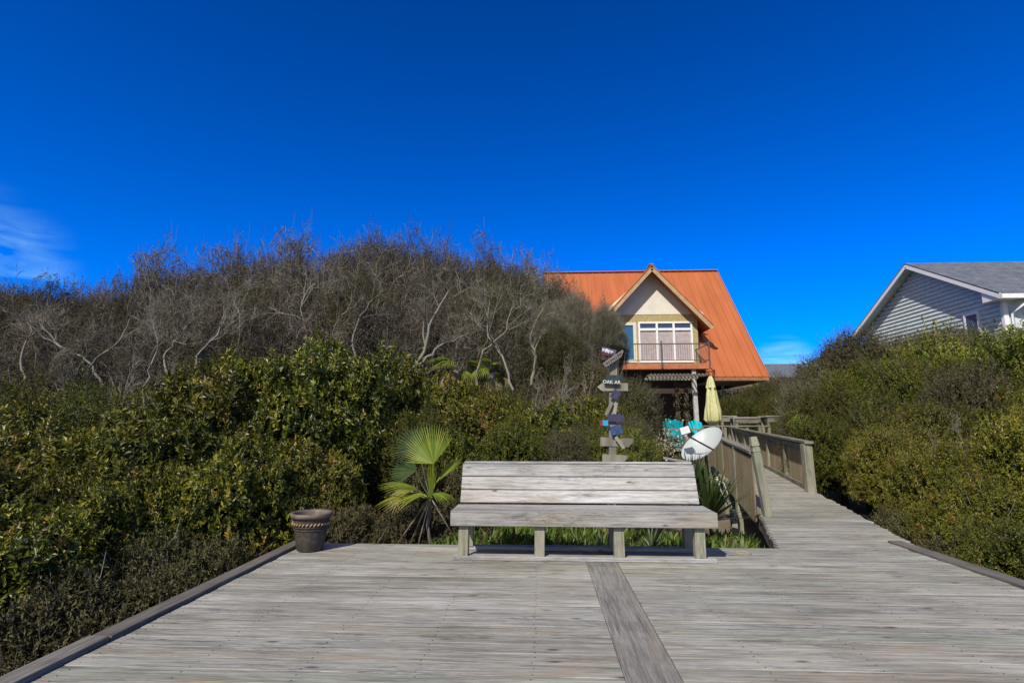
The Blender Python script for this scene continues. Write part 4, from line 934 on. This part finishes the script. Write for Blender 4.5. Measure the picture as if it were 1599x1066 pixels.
# left: low growth right beside the deck
for i, (x, y, top, r) in enumerate([(-3.7, 2.2, -.40, .85), (-3.75, 3.5, -.25, .9), (-3.65, 4.6, .02, .9), (-3.7, 5.7, .12, .9), (-4.7, 2.6, .0, 1.0)]):
    bush('D1', x, y, top, r, 'low fine leaved shrub hugging the left edge of the deck', 'low shrubs along the left deck edge')
# next rows
for (x, y, top, r) in [(-1.9, 7.3, .15, .75), (-1.0, 7.6, .10, .7), (-2.7, 7.2, .25, .7), (-1.5, 8.2, .55, .8)]:
    bush('D1', x, y, top, r, 'low dark shrub in the hollow behind the fan palm and pot', 'low shrubs in the hollow behind the palm')
for (k, x, y, top, r) in [('A2', -5.0, 3.3, .35, .95), ('A1', -4.9, 4.7, .55, .95), ('A2', -4.5, 6.1, .75, .85), ('A1', -3.9, 6.9, .85, .7), ('B1', -6.0, 4.0, .8, 1.1)]:
    bush(k, x, y, top, r, LA if k[0] == 'A' else LB, GA if k[0] == 'A' else GB)
for (k, u, v, Y, r) in [('A1', -120, 700, 5.2, 1.3), ('B1', 40, 742, 5.6, 1.2), ('A2', 150, 690, 6.6, 1.3), ('A1', 270, 650, 7.2, 1.25), ('A2', 385, 690, 6.9, .95),
                        ('A1', 330, 600, 8.2, 1.5), ('A2', 60, 640, 7.6, 1.4), ('B2', -60, 620, 8.2, 1.5), ('B1', 170, 608, 8.8, 1.5),
                        ('A1', 455, 560, 9.0, 1.35), ('A2', 520, 535, 9.6, 1.5), ('A1', 395, 575, 9.8, 1.5), ('A1', 480, 700, 7.6, .75),
                        ('A1', 610, 575, 10.6, 1.4), ('B2', 250, 590, 11, 1.8), ('B1', 80, 590, 11, 2.0), ('B2', -60, 585, 12, 2.2), ('B1', 380, 560, 12, 2.0)]:
    A = k[0] == 'A'; ub(k, u, v, Y, r, LA if A else LB, GA if A else GB)
# behind the palm and the bench
GCn = 'mixed green shrubs behind the bench'; LC = 'bushy yellow green shrub in the hedge behind the bench'
for (k, u, v, Y, r) in [('B1', 655, 640, 9.6, .85), ('A2', 745, 622, 9.8, 1.0), ('R1', 800, 655, 9.0, .8), ('A1', 850, 635, 10.2, .9), ('C1', 880, 672, 9.2, .6), ('B1', 915, 655, 9.8, .8), ('R2', 965, 668, 9.4, .7), ('R2', 985, 700, 9.4, .45), ('A2', 715, 672, 8.8, .5),
                        ('A2', 690, 600, 12, 1.5), ('B1', 800, 612, 12.2, 1.4), ('A2', 900, 625, 12, 1.1), ('B1', 945, 622, 12.5, 1.0)]:
    ub(k, u, v, Y, r, LC, GCn)
GO = 'olive grey soft shrubs around the signpost'; LO = 'soft olive grey fine twigged shrub between the signpost and the house'
for (k, u, v, Y, r) in [('C1', 985, 590, 13.0, .85), ('C1', 925, 560, 14.5, 1.2), ('C2', 870, 590, 14.0, 1.1), ('C1', 985, 650, 11.4, .55), ('C1', 800, 575, 14.5, 1.5), ('C2', 840, 545, 15.5, 1.2)]:
    ub(k, u, v, Y, r, LO, GO)
# right thicket
GR = 'yellow green shrubs of the right thicket'; LR = 'yellow green broad leaved shrub in the thicket right of the boardwalk'
GR2 = 'dull green shrubs of the right thicket'; LR2 = 'dull fine leaved shrub in the thicket right of the boardwalk'
GR3 = 'olive grey twiggy shrubs topping the right thicket'; LR3 = 'olive grey twiggy shrub on top of the thicket below the pale house'
for (k, x, y, top, r) in [('R1', 5.0, 4.6, .18, 1.0), ('D1', 4.75, 3.2, -.2, .8), ('R2', 4.9, 5.9, .32, .85), ('R1', 5.25, 7.0, .60, .8), ('R1', 5.75, 8.3, .95, .8), ('R2', 6.0, 9.8, 1.2, .8), ('D1', 4.8, 6.7, .05, .6), ('D1', 5.2, 8.2, .1, .6),
                          ('B1', 6.6, 6.2, 1.0, 1.1), ('R1', 6.9, 4.6, .8, 1.2), ('R1', 6.9, 8.3, 1.45, 1.2), ('R2', 6.9, 10.4, 1.6, 1.1), ('B2', 7.4, 12.2, 1.9, 1.2),
                          ('A1', 8.4, 7.0, 1.8, 1.4), ('R1', 8.6, 9.4, 2.2, 1.5), ('C1', 8.8, 11.6, 2.5, 1.3), ('R1', 8.5, 14, 2.6, 1.5), ('R2', 10.3, 9.6, 3.0, 1.5), ('R1', 10.6, 12.2, 3.4, 1.7), ('B2', 8.8, 5.2, 1.5, 1.3),
                          ('R2', 10.3, 7.4, 2.5, 1.5), ('C2', 12.2, 11.0, 3.6, 1.4), ('R1', 10.6, 15.0, 3.6, 1.8), ('R2', 13.2, 14.2, 3.55, 1.8), ('R1', 12.4, 8.8, 2.7, 1.5)]:
    A = k[0] in 'RA'; bush(k, x, y, top, r, LR if A else LR2, GR if A else GR2)
for (k, u, v, Y, r) in [('C2', 1265, 590, 15.5, 1.0), ('C1', 1330, 515, 17.0, 1.25), ('C2', 1395, 520, 16.6, 1.5), ('C1', 1460, 510, 16.4, 1.5), ('C2', 1525, 520, 15.5, 1.4), ('B2', 1590, 530, 14.5, 1.4), ('C1', 1290, 545, 17.5, 1.2), ('R2', 1420, 560, 13.6, 1.2), ('R1', 1340, 570, 14.5, 1.1),
                        ('B1', 1300, 600, 14.0, 1.1), ('R1', 1275, 650, 12.6, .8), ('B1', 1500, 517, 17.2, 1.4), ('C1', 1660, 535, 14.5, 1.6)]:
    ub(k, u, v, Y, r, LR3, GR3)
for (k, u, v, Y, r) in [('B2', 1155, 612, 25.4, 1.0), ('B1', 1190, 600, 25.8, 1.1), ('C1', 1222, 592, 26.5, 1.3), ('B2', 1215, 615, 24, 1.1), ('B1', 1135, 622, 25.6, .8), ('C1', 1175, 604, 26.2, .9), ('C1', 1230, 586, 45, 4), ('B1', 1195, 594, 48, 3.5), ('C2', 1250, 600, 24, 1.3), ('B1', 1250, 640, 19, 1.2), ('B2', 1225, 655, 20, .9), ('C1', 1280, 575, 30, 3), ('B1', 1120, 600, 40, 3)]:
    ub(k, u, v, Y, r, 'dark olive shrub behind the terrace tables under the right eave', 'shrubs in the gap behind the terrace')

# grey wind-pruned trees
DM = [bush_mesh('dense_crown_a', 51, R=2.6, H=5.0, nspr=9000, nleaf=13, ll=.05, lw=.32, mat='leafT', amp=.26, wid=.035, depth=.13, sprig=.30, twigs=700, tw='twig', skirt=.25, shoots=5500),
      bush_mesh('dense_crown_b', 52, R=2.6, H=5.0, nspr=8000, nleaf=11, ll=.05, lw=.28, mat='leafT', amp=.32, wid=.03, depth=.15, sprig=.34, twigs=900, tw='twig', skirt=.3, shoots=7500)]
TM = [bare_tree('grey_tree_a', 21, trunks=4, lean=.5, leaves=14000, shoots=120, m=(8, 9, 9, 6)), bare_tree('grey_tree_b', 22, trunks=4, lean=.2, leaves=26000, shoots=0, m=(8, 9, 9, 6)), bare_tree('grey_tree_c', 23, trunks=3, lean=.6, leaves=9000, shoots=420, m=(8, 9, 9, 6))]
def tree(k, u, v, Y, r, label, group, cat='tree', name='wind_pruned_tree', ms=None, H0=5.0, R0=2.6, tops=1.0):
    tm, cmh = (ms or TM)[k]; H0 = topz(cmh, .995); p = at(u, v, Y); g0 = -.85; t = empty(name, (p.x, Y, g0), label, cat, group, random.uniform(-.5, .5) if name == 'wind_pruned_tree' else random.uniform(0, 6))
    t.scale = (r/R0, r/R0, (p.z-g0)/H0*tops); part('trunk', tm, t); cr_ = part('crown', cmh, t)
    if ms is not None and len(ms) == 2: k_ = min(1, 1.45*t.scale[0]/t.scale[2]); cr_.scale.z = k_; cr_.location.z = H0*(1-k_)
LT = 'grey bare twigged wind pruned tree in the canopy on the left skyline'; GT = 'grey wind pruned trees on the left skyline'
for (k, u, v, Y, r) in [(1, -60, 456, 17, 3.0), (0, 50, 458, 16, 2.6), (1, 140, 460, 17, 2.4), (0, 215, 428, 16, 2.3), (2, 290, 408, 16.5, 2.4), (2, 360, 402, 16, 2.4), (0, 430, 398, 16.5, 2.4), (2, 490, 390, 17, 2.3), (1, 560, 380, 16.5, 2.6), (1, 625, 378, 17, 2.6), (0, 690, 392, 17, 2.4), (1, 755, 408, 17.5, 2.5), (1, 815, 418, 17, 2.2), (0, 790, 450, 15.5, 1.8),
                        (0, -10, 500, 13, 2.4), (2, 120, 505, 13.5, 2.2), (0, 220, 480, 13, 2.0), (1, 310, 455, 13.5, 2.2), (0, 400, 450, 14, 2.2), (1, 500, 445, 14, 2.1), (0, 600, 450, 14.2, 2.0), (1, 690, 460, 14.5, 1.9), (1, 850, 446, 17.5, 1.15), (1, 880, 468, 17, 1.05), (0, 915, 480, 16.5, .95), (1, 940, 500, 16.2, .75), (1, 850, 480, 15.5, 1.2), (0, 890, 520, 15, .9)]:
    tree(k, u, v, Y, r, LT, GT)
for (k, u, v, Y, r) in [(1, 0, 462, 24, 4), (1, 200, 455, 25, 4), (2, 400, 430, 25, 4), (1, 600, 420, 26, 4), (0, 740, 440, 25, 2.6)]:
    tree(k, u, v, Y, r, 'taller grey tree standing further back in the left thicket', 'grey trees at the back of the left thicket')
SM = [bare_tree('bleached_bush', 31, H=2.6, R=1.5, trunks=7, lean=.1, leaves=0, mats=('pale', 'leafC', 'pale'), shoots=0, bark='barkpale', m=(5, 6, 6, 4), tipr=.003)]
for (u, v, Y, r, lb) in [(900, 575, 12.6, .8, 'bleached bare branching shrub left of the signpost'), (850, 600, 11.6, .8, 'low bleached bare shrub arching over the dark hollow left of the signpost'), (1275, 588, 15.8, 1.0, 'bleached bare twig shrub at the left end of the right hand thicket'),
                         (235, 560, 9.8, .8, 'pale bare crooked shrub rising from the left thicket'), (1480, 665, 8.6, .45, 'tangle of bare pale twigs amid the right hand thicket')]:
    tree(0, u, v, Y, r, lb, None, 'shrub', 'bare_shrub', SM, 2.6, 1.5)

DM += [bush_mesh('olive_crown', 53, R=2.6, H=5.0, nspr=9000, nleaf=13, ll=.055, lw=.42, mat='leafC', amp=.34, wid=.035, depth=.15, sprig=.26, twigs=700, tw='twig', skirt=.25, shoots=1500),
       bush_mesh('silver_crown', 54, R=2.6, H=5.0, nspr=6500, nleaf=9, ll=.045, lw=.28, mat='leafT', amp=.36, wid=.03, depth=.17, sprig=.34, twigs=1200, tw='pale', skirt=.3, shoots=9000)]
for (q, u, v, Y, r, lb, gp) in [(2, 60, 448, 15.2, 1.7, 'olive leaved rounded crown among the grey trees of the left thicket', 'olive leaved crowns in the left thicket'), (2, 800, 420, 16.0, 1.5, '', ''), (2, 170, 470, 14.8, 1.2, '', ''), (2, 560, 425, 14.4, 1.1, '', ''), (2, 395, 440, 15.0, 1.0, '', ''), (2, 870, 500, 14.6, .9, '', ''),
                                (3, 895, 458, 15.6, .95, 'silver grey rounded tree crown tangled against the left part of the orange roof', 'silver grey crowns beside the orange roof'), (3, 944, 474, 15.2, .62, 'S', ''), (3, 860, 470, 15.0, .9, 'S', '')]:
    if lb == '': lb, gp = 'olive leaved rounded crown among the grey trees of the left thicket', 'olive leaved crowns in the left thicket'
    if lb == 'S': lb, gp = 'silver grey rounded tree crown tangled against the left part of the orange roof', 'silver grey crowns beside the orange roof'
    tree(0, u, v, Y, r, lb, gp, ms=[(TM[0][0], DM[q]), None])
DT = [(TM[0][0], DM[0]), (TM[1][0], DM[1])]
for i, (u, v, Y, r) in enumerate([(20, 458, 16.8, 2.6), (125, 458, 17.5, 2.2), (255, 432, 17.2, 2.1), (345, 420, 17.4, 2.2), (440, 408, 17.6, 2.2), (530, 394, 17.2, 2.1), (600, 386, 17.4, 2.3), (668, 392, 17.8, 2.2), (735, 408, 17.6, 2.1), (795, 424, 17.6, 1.9), (850, 442, 17.2, 1.4), (898, 464, 16.6, 1.0), (942, 488, 16.0, .78), (560, 440, 14.8, 1.3), (760, 450, 15.0, 1.4)]):
    tree(i % 2, u, v, Y, r, 'densely twigged round topped grey olive tree in the clipped canopy left of the house', 'dense rounded trees of the clipped canopy', ms=DT)

# pale crooked trunks standing clear of the thicket, each with its own forks and twigs
def snag(pts, r0, label, seed, m=(5, 5, 5), L0=.30):
    g = np.random.default_rng(seed); P0 = np.array([tuple(p) for p in pts]); t = np.linspace(0, len(P0)-1, 12)
    P = np.stack([np.interp(t, np.arange(len(P0)), P0[:, i]) for i in range(3)], 1)+g.normal(0, .02, (12, 3)); o = P0[0].copy(); P = (P-o)[None]
    Ls = np.linalg.norm(np.diff(P[0], axis=0), axis=1).sum(); rr = np.array([r0]); V, F = tubes(P, rr, rr*.3, 7); q = [(V, F, g.uniform(.6, 1, len(F)), 0)]
    for lv, mm in enumerate(m):
        P, rr = grow(P, rr, mm, 6, Ls*L0*(.62**lv), (.4, 1.0), .15, g, None, .35, .24); rr = np.maximum(rr, .004); V, F = tubes(P, rr, rr*.35, 4); q.append((V, F, np.repeat(g.uniform(.3, 1, len(P)), len(F)//len(P)), 0))
    V, F, Rr, mi = join(q); ob = part('pale_trunk', npmesh('pale_trunk', V, F, Rr, [M['pale']], mi, True)); ob.location = o; return tag(ob, label, 'tree trunk')
P_ = lambda l, Y: [at(u, v, Y) for u, v in l]
snag(P_([(226, 640), (228, 590), (240, 560), (247, 530), (240, 505)], 9.6), .022, 'thin pale crooked trunk forking above the green shrubs at far left', 3, L0=.5)
snag(P_([(630, 590), (662, 555), (668, 515), (685, 480), (700, 455)], 12.2), .05, 'pale leaning tree trunk in the middle of the left thicket', 4, L0=.42)
snag(P_([(655, 570), (690, 537), (730, 522)], 12.1), .03, 'pale low branch reaching right from the leaning trunk', 5)
snag(P_([(360, 590), (362, 560), (378, 520), (372, 480)], 12.4), .03, 'pale short trunk standing among grey trees left of the tall glossy shrub', 6, L0=.5)
LS = 'pale forked limb showing against the dark interior of the left thicket'
for i, pts in enumerate([[(130, 590), (150, 560), (185, 535), (205, 500)], [(160, 600), (140, 565), (100, 545), (60, 520)], [(300, 590), (310, 550), (345, 520), (350, 480)], [(470, 560), (480, 520), (470, 480), (490, 440)], [(560, 580), (550, 530), (565, 490), (600, 450)], [(745, 600), (750, 550), (790, 520), (800, 480)], [(40, 600), (30, 560), (50, 520), (45, 490)], [(800, 610), (790, 560), (760, 520), (765, 470)], [(268, 600), (255, 560), (275, 530), (300, 500)]]):
    tag(snag(P_(pts, 12.6 if 350 < pts[0][0] else 11.9), .032, LS, 20+i, L0=.5), LS, 'tree limb', 'pale limbs in the left thicket')
snag(P_([(830, 600), (838, 560), (828, 520), (850, 480)], 13.6), .04, 'pale upright trunk at the right end of the left thicket', 7, L0=.4)

# ------------------------------------------------------------------ palms
def fan(n, Ln, spread, droop, g, split=.55, fold=.35, mi=0):
    # fan leaf in its own frame: centre at origin, axis +X, face +Z
    Vs = []; Fs = []; R = []
    for k in range(n):
        a = -spread/2+spread*k/(n-1); lk = Ln*(1-.22*abs(a/(spread/2))**2)*g.uniform(.94, 1.04); da = spread/(n-1)*.5
        K = 6; o = len(Vs); zz = fold*.03*(1 if k % 2 else -1)
        for j in range(K+1):
            t = j/K; w_ = math.tan(da)*min(t, split)*lk*1.02 if t <= split else math.tan(da)*split*lk*(1-(t-split)/(1-split))**.75*.97
            z = -droop*lk*t**2.5; c_ = np.array([math.cos(a), math.sin(a), 0])*lk*t; s_ = np.array([-math.sin(a), math.cos(a), 0])*w_
            up_ = .25*w_
            Vs += [c_+s_+[0, 0, z+up_], c_+[0, 0, z-up_], c_-s_+[0, 0, z+up_]]
        r = g.uniform(0, 1)
        for j in range(K):
            for q in (0, 1): Fs.append([o+3*j+q, o+3*j+q+1, o+3*j+q+4, o+3*j+q+3]); R.append(r*.8+.2*(j > 3))
    return np.array(Vs), np.array(Fs), np.array(R)
def orient(V, origin, xd, zd):
    x = unit(np.array(xd, float)); z = np.array(zd, float); z = unit(z-x*np.dot(x, z)); y = np.cross(z, x)
    return V@np.stack([x, y, z])+np.array(origin)
YP = 6.9; pc = at(668, 790, YP); PO = np.array([pc.x, YP, -.4])
palm = empty('fan_palm', PO, 'young bright green fan palm beside the left end of the bench', 'palm')
g = np.random.default_rng(5)
def A_(u, v, Y): return np.array(at(u, v, Y))-PO
hub = A_(672, 775, YP)
leaves_ = [ # hub pixel, tip pixel, Y hub, Y tip, face dir, segs, spread, droop, size, mat
 ((678, 724), (655, 665), 6.75, 6.85, (-.25, -1, .25), 30, 2.1, .03, .52, 'palm'),
 ((668, 772), (575, 768), 6.8, 6.6, (0, -.12, 1), 16, 1.5, .28, .62, 'palm'),
 ((672, 768), (718, 775), 6.8, 6.7, (0, -.15, 1), 14, 1.5, .22, .34, 'palm'),
 ((680, 755), (735, 690), 6.9, 7.0, (-.6, -.4, .6), 14, .9, .05, .50, 'palm'),
 ((655, 765), (615, 748), 6.9, 6.7, (.1, -.3, 1), 14, 1.3, .35, .5, 'palm'),
 ((673, 780), (676, 715), 6.75, 6.7, (.3, -1, .1), 7, .35, .0, .48, 'palm'),
 ((650, 735), (600, 725), 7.2, 7.4, (.2, -.9, .4), 18, 1.8, .10, .45, 'yucca'),
 ((640, 765), (590, 790), 7.1, 7.0, (0, -.7, .8), 12, 1.4, .45, .38, 'palmdry'),
 ((640, 770), (650, 810), 7.0, 6.9, (0, -1, .3), 8, 1.1, .2, .25, 'palmdry'),
 ((655, 700), (620, 680), 7.3, 7.5, (.1, -.9, .3), 20, 2.2, .05, .45, 'yucca')]
for (hb_, tp, yh, yt, fd, n, spd, dr2, sz, mt) in leaves_:
    h0 = A_(*hb_, yh); t0 = A_(*tp, yt); V, F, R = fan(n, sz, spd, dr2, g); V = orient(V, h0, t0-h0, fd)
    st = np.stack([hub+(h0-hub)*t+np.array([0, 0, -.03*math.sin(t*3.1)]) for t in np.linspace(0, 1, 5)])[None]
    V2, F2 = tubes(st, np.array([.012]), np.array([.007]), 5); VV, FF, RR, mi = join([(V, F, R, 0), (V2, F2, np.full(len(F2), .6), 0)])
    part('fan_leaf', npmesh('fan_leaf', VV, FF, RR, [M[mt]], mi), palm)
b = MB(); b.tube([Vector(hub), Vector(hub)+Vector((-.02, 0, -.35)), Vector(A_(675, 860, YP))], [.032, .022, .028], 10)
for (u, v) in ((640, 850), (705, 830), (620, 850), (650, 865)): b.tube([Vector(hub), Vector(A_(u, v, YP-.1))], [.012, .006], 5)
b.build('trunk', M['bark'], palm, True)
# cabbage palms inside the thicket
def cabbage(u, v, Y, label):
    p = at(u, v, Y); t = empty('cabbage_palm', (p.x, Y, -.85), label, 'palm', None); hh = p.z+.85
    b = MB(); b.tube([(0, 0, 0), (.05, 0, hh*.5), (0, 0, hh)], [.10, .08, .08], 10); b.build('trunk', M['bark'], t, True)
    gg = np.random.default_rng(u); pt_ = []; pd = []
    for k in range(26):
        el = gg.uniform(-1.35, .9); az = gg.uniform(0, 6.28); d = np.array([math.cos(az)*math.cos(el), math.sin(az)*math.cos(el), math.sin(el)])
        V, F, R = fan(12, .42, 1.5, 1.0, gg); h0 = np.array([0, 0, hh])+d*.32; V = orient(V, h0, d, (0, 0, 1) if abs(d[2]) < .9 else (0, -1, 0)); (pt_ if el > -.2 else pd).append((V, F, R, 0))
    for nm, q, mt in (('green_fronds', pt_, 'palm'), ('dry_fronds', pd, 'palmdry')):
        V, F, R, mi = join(q); part(nm, npmesh(nm, V, F, R, [M[mt]], mi), t)
cabbage(712, 578, 13.0, 'cabbage palm with drooping dry fronds under the grey canopy, left of its pair')
cabbage(768, 582, 13.2, 'cabbage palm with yellowed fronds under the grey canopy, right of its pair')
cabbage(1262, 655, 14.5, 'small bright fan palm peeping out at the left end of the right hand thicket')

# ------------------------------------------------------------------ yuccas and grass
def yucca(x, y, z0, n, Ln, mat, label, g2, spread=1.0, name='yucca'):
    gg = np.random.default_rng(g2); el = gg.uniform(.15, 1.45, n)**1.0; az = gg.uniform(0, 6.28, n); d = np.stack([np.cos(az)*np.cos(el)*spread, np.sin(az)*np.cos(el)*spread, np.sin(el)], 1); d = unit(d)
    K = 5; L_ = Ln*gg.uniform(.6, 1.1, n); Vs = []; Fs = []; R = []
    for i in range(n):
        side = unit(np.cross(d[i], [0, 0, 1.])); o = len(Vs)
        for j in range(K):
            t = j/(K-1); w_ = Ln*.035*(1-t**1.6)+.0006; c_ = d[i]*L_[i]*t+np.array([0, 0, -.12*L_[i]*t*t*math.cos(el[i])]); Vs += [c_+side*w_, c_-side*w_]
        rr = gg.uniform(0, 1)
        for j in range(K-1): Fs.append([o+2*j, o+2*j+1, o+2*j+3, o+2*j+2]); R.append(rr)
    o = part(name, npmesh(name, np.array(Vs), np.array(Fs), np.array(R), [M[mat]])); o.location = (x, y, z0); return tag(o, label, 'yucca')
q = fl(1022, 862, -.28); yucca(q.x, 7.2, -.28, 44, .42, 'agave', 'pale green spiky rosette seen under the bench between its right hand legs', 1)
q = at(1105, 760, 7.9); yucca(q.x, 7.9, -.05, 150, .85, 'yucca', 'large dark green spiky yucca under the satellite dish', 2)
yucca(q.x-.15, 8.2, .25, 110, .7, 'yucca', 'dark spiky yucca standing taller behind the one under the dish', 4)
q = at(1150, 850, 6.9); yucca(q.x, 6.7, -.28, 40, .30, 'agave', 'small pale spiky rosette at the deck edge right of the bench', 3)
q = at(940, 850, 7); yucca(q.x, 6.9, -.28, 30, .36, 'agave', 'thin upright pale rosette seen under the middle of the bench', 8)
gg = np.random.default_rng(77); n = 9000
X = gg.uniform(-1.3, 3.0, n); Y = gg.uniform(6.25, 9.0, n); dens = np.sin(X*3.1+1)*np.cos(Y*2.7)+gg.normal(0, .5, n); k = (dens > -.25) & (X < 2.45+(Y-6)*.3-.12); X, Y = X[k], Y[k]; n = len(X)
Z = np.array([gz(a, c) for a, c in zip(X, Y)]); base_ = np.stack([X, Y, Z], 1); d = unit(np.stack([gg.normal(0, .4, n), gg.normal(0, .4, n), np.ones(n)], 1)); sd = unit(np.cross(d, gg.normal(size=(n, 3)))); Lg = gg.uniform(.06, .26, n)
V, F = leafquads(base_, d, sd, Lg, Lg*.16+.01); 
n2 = 9000; c_ = gg.integers(0, n, 260); ci = gg.integers(0, 260, n2); b2 = base_[c_][ci]+gg.normal(0, .06, (n2, 3))*np.array([1, 1, .4])+np.array([0, 0, .08]); d2 = unit(gg.normal(size=(n2, 3))+np.array([0, 0, .8])); s2 = unit(np.cross(d2, gg.normal(size=(n2, 3)))); L2 = gg.uniform(.03, .06, n2)
V2, F2 = leafquads(b2, d2, s2, L2, L2*.5); VV, FF, RR, mi = join([(V, F, gg.uniform(0, 1, n), 0), (V2, F2, gg.uniform(0, .7, n2), 0)])
tag(part('grass', npmesh('grass', VV, FF, RR, [M['grass']], mi)), 'fresh green grass and weeds behind the bench', 'grass', kind='stuff')
# blossoming shrub by the terrace
gg = np.random.default_rng(9); n = 700; p = at(1020, 696, 18.0); b3 = np.array(p)+gg.normal(0, 1, (n, 3))*np.array([.5, .3, .32]); d = unit(gg.normal(size=(n, 3))); sd = unit(np.cross(d, gg.normal(size=(n, 3)))); fb = empty('blossoming_shrub', (p.x, 18.0, -.4), 'cream blossoming shrub in front of the terrace handrail', 'shrub'); b3 -= np.array([p.x, 18.0, -.4])
V, F = leafquads(b3, d, sd, np.full(n, .08), np.full(n, .06)); part('blossom', npmesh('blossom', V, F, gg.uniform(0, 1, n), [M['flower']]), fb)
n = 2600; b3 = np.array([0, 0, p.z+.4-.15])+gg.normal(0, 1, (n, 3))*np.array([.5, .3, .4]); d = unit(gg.normal(size=(n, 3))); sd = unit(np.cross(d, gg.normal(size=(n, 3)))); V, F = leafquads(b3, d, sd, np.full(n, .08), np.full(n, .04)); part('foliage', npmesh('foliage', V, F, gg.uniform(0, 1, n), [M['leafB']]), fb)
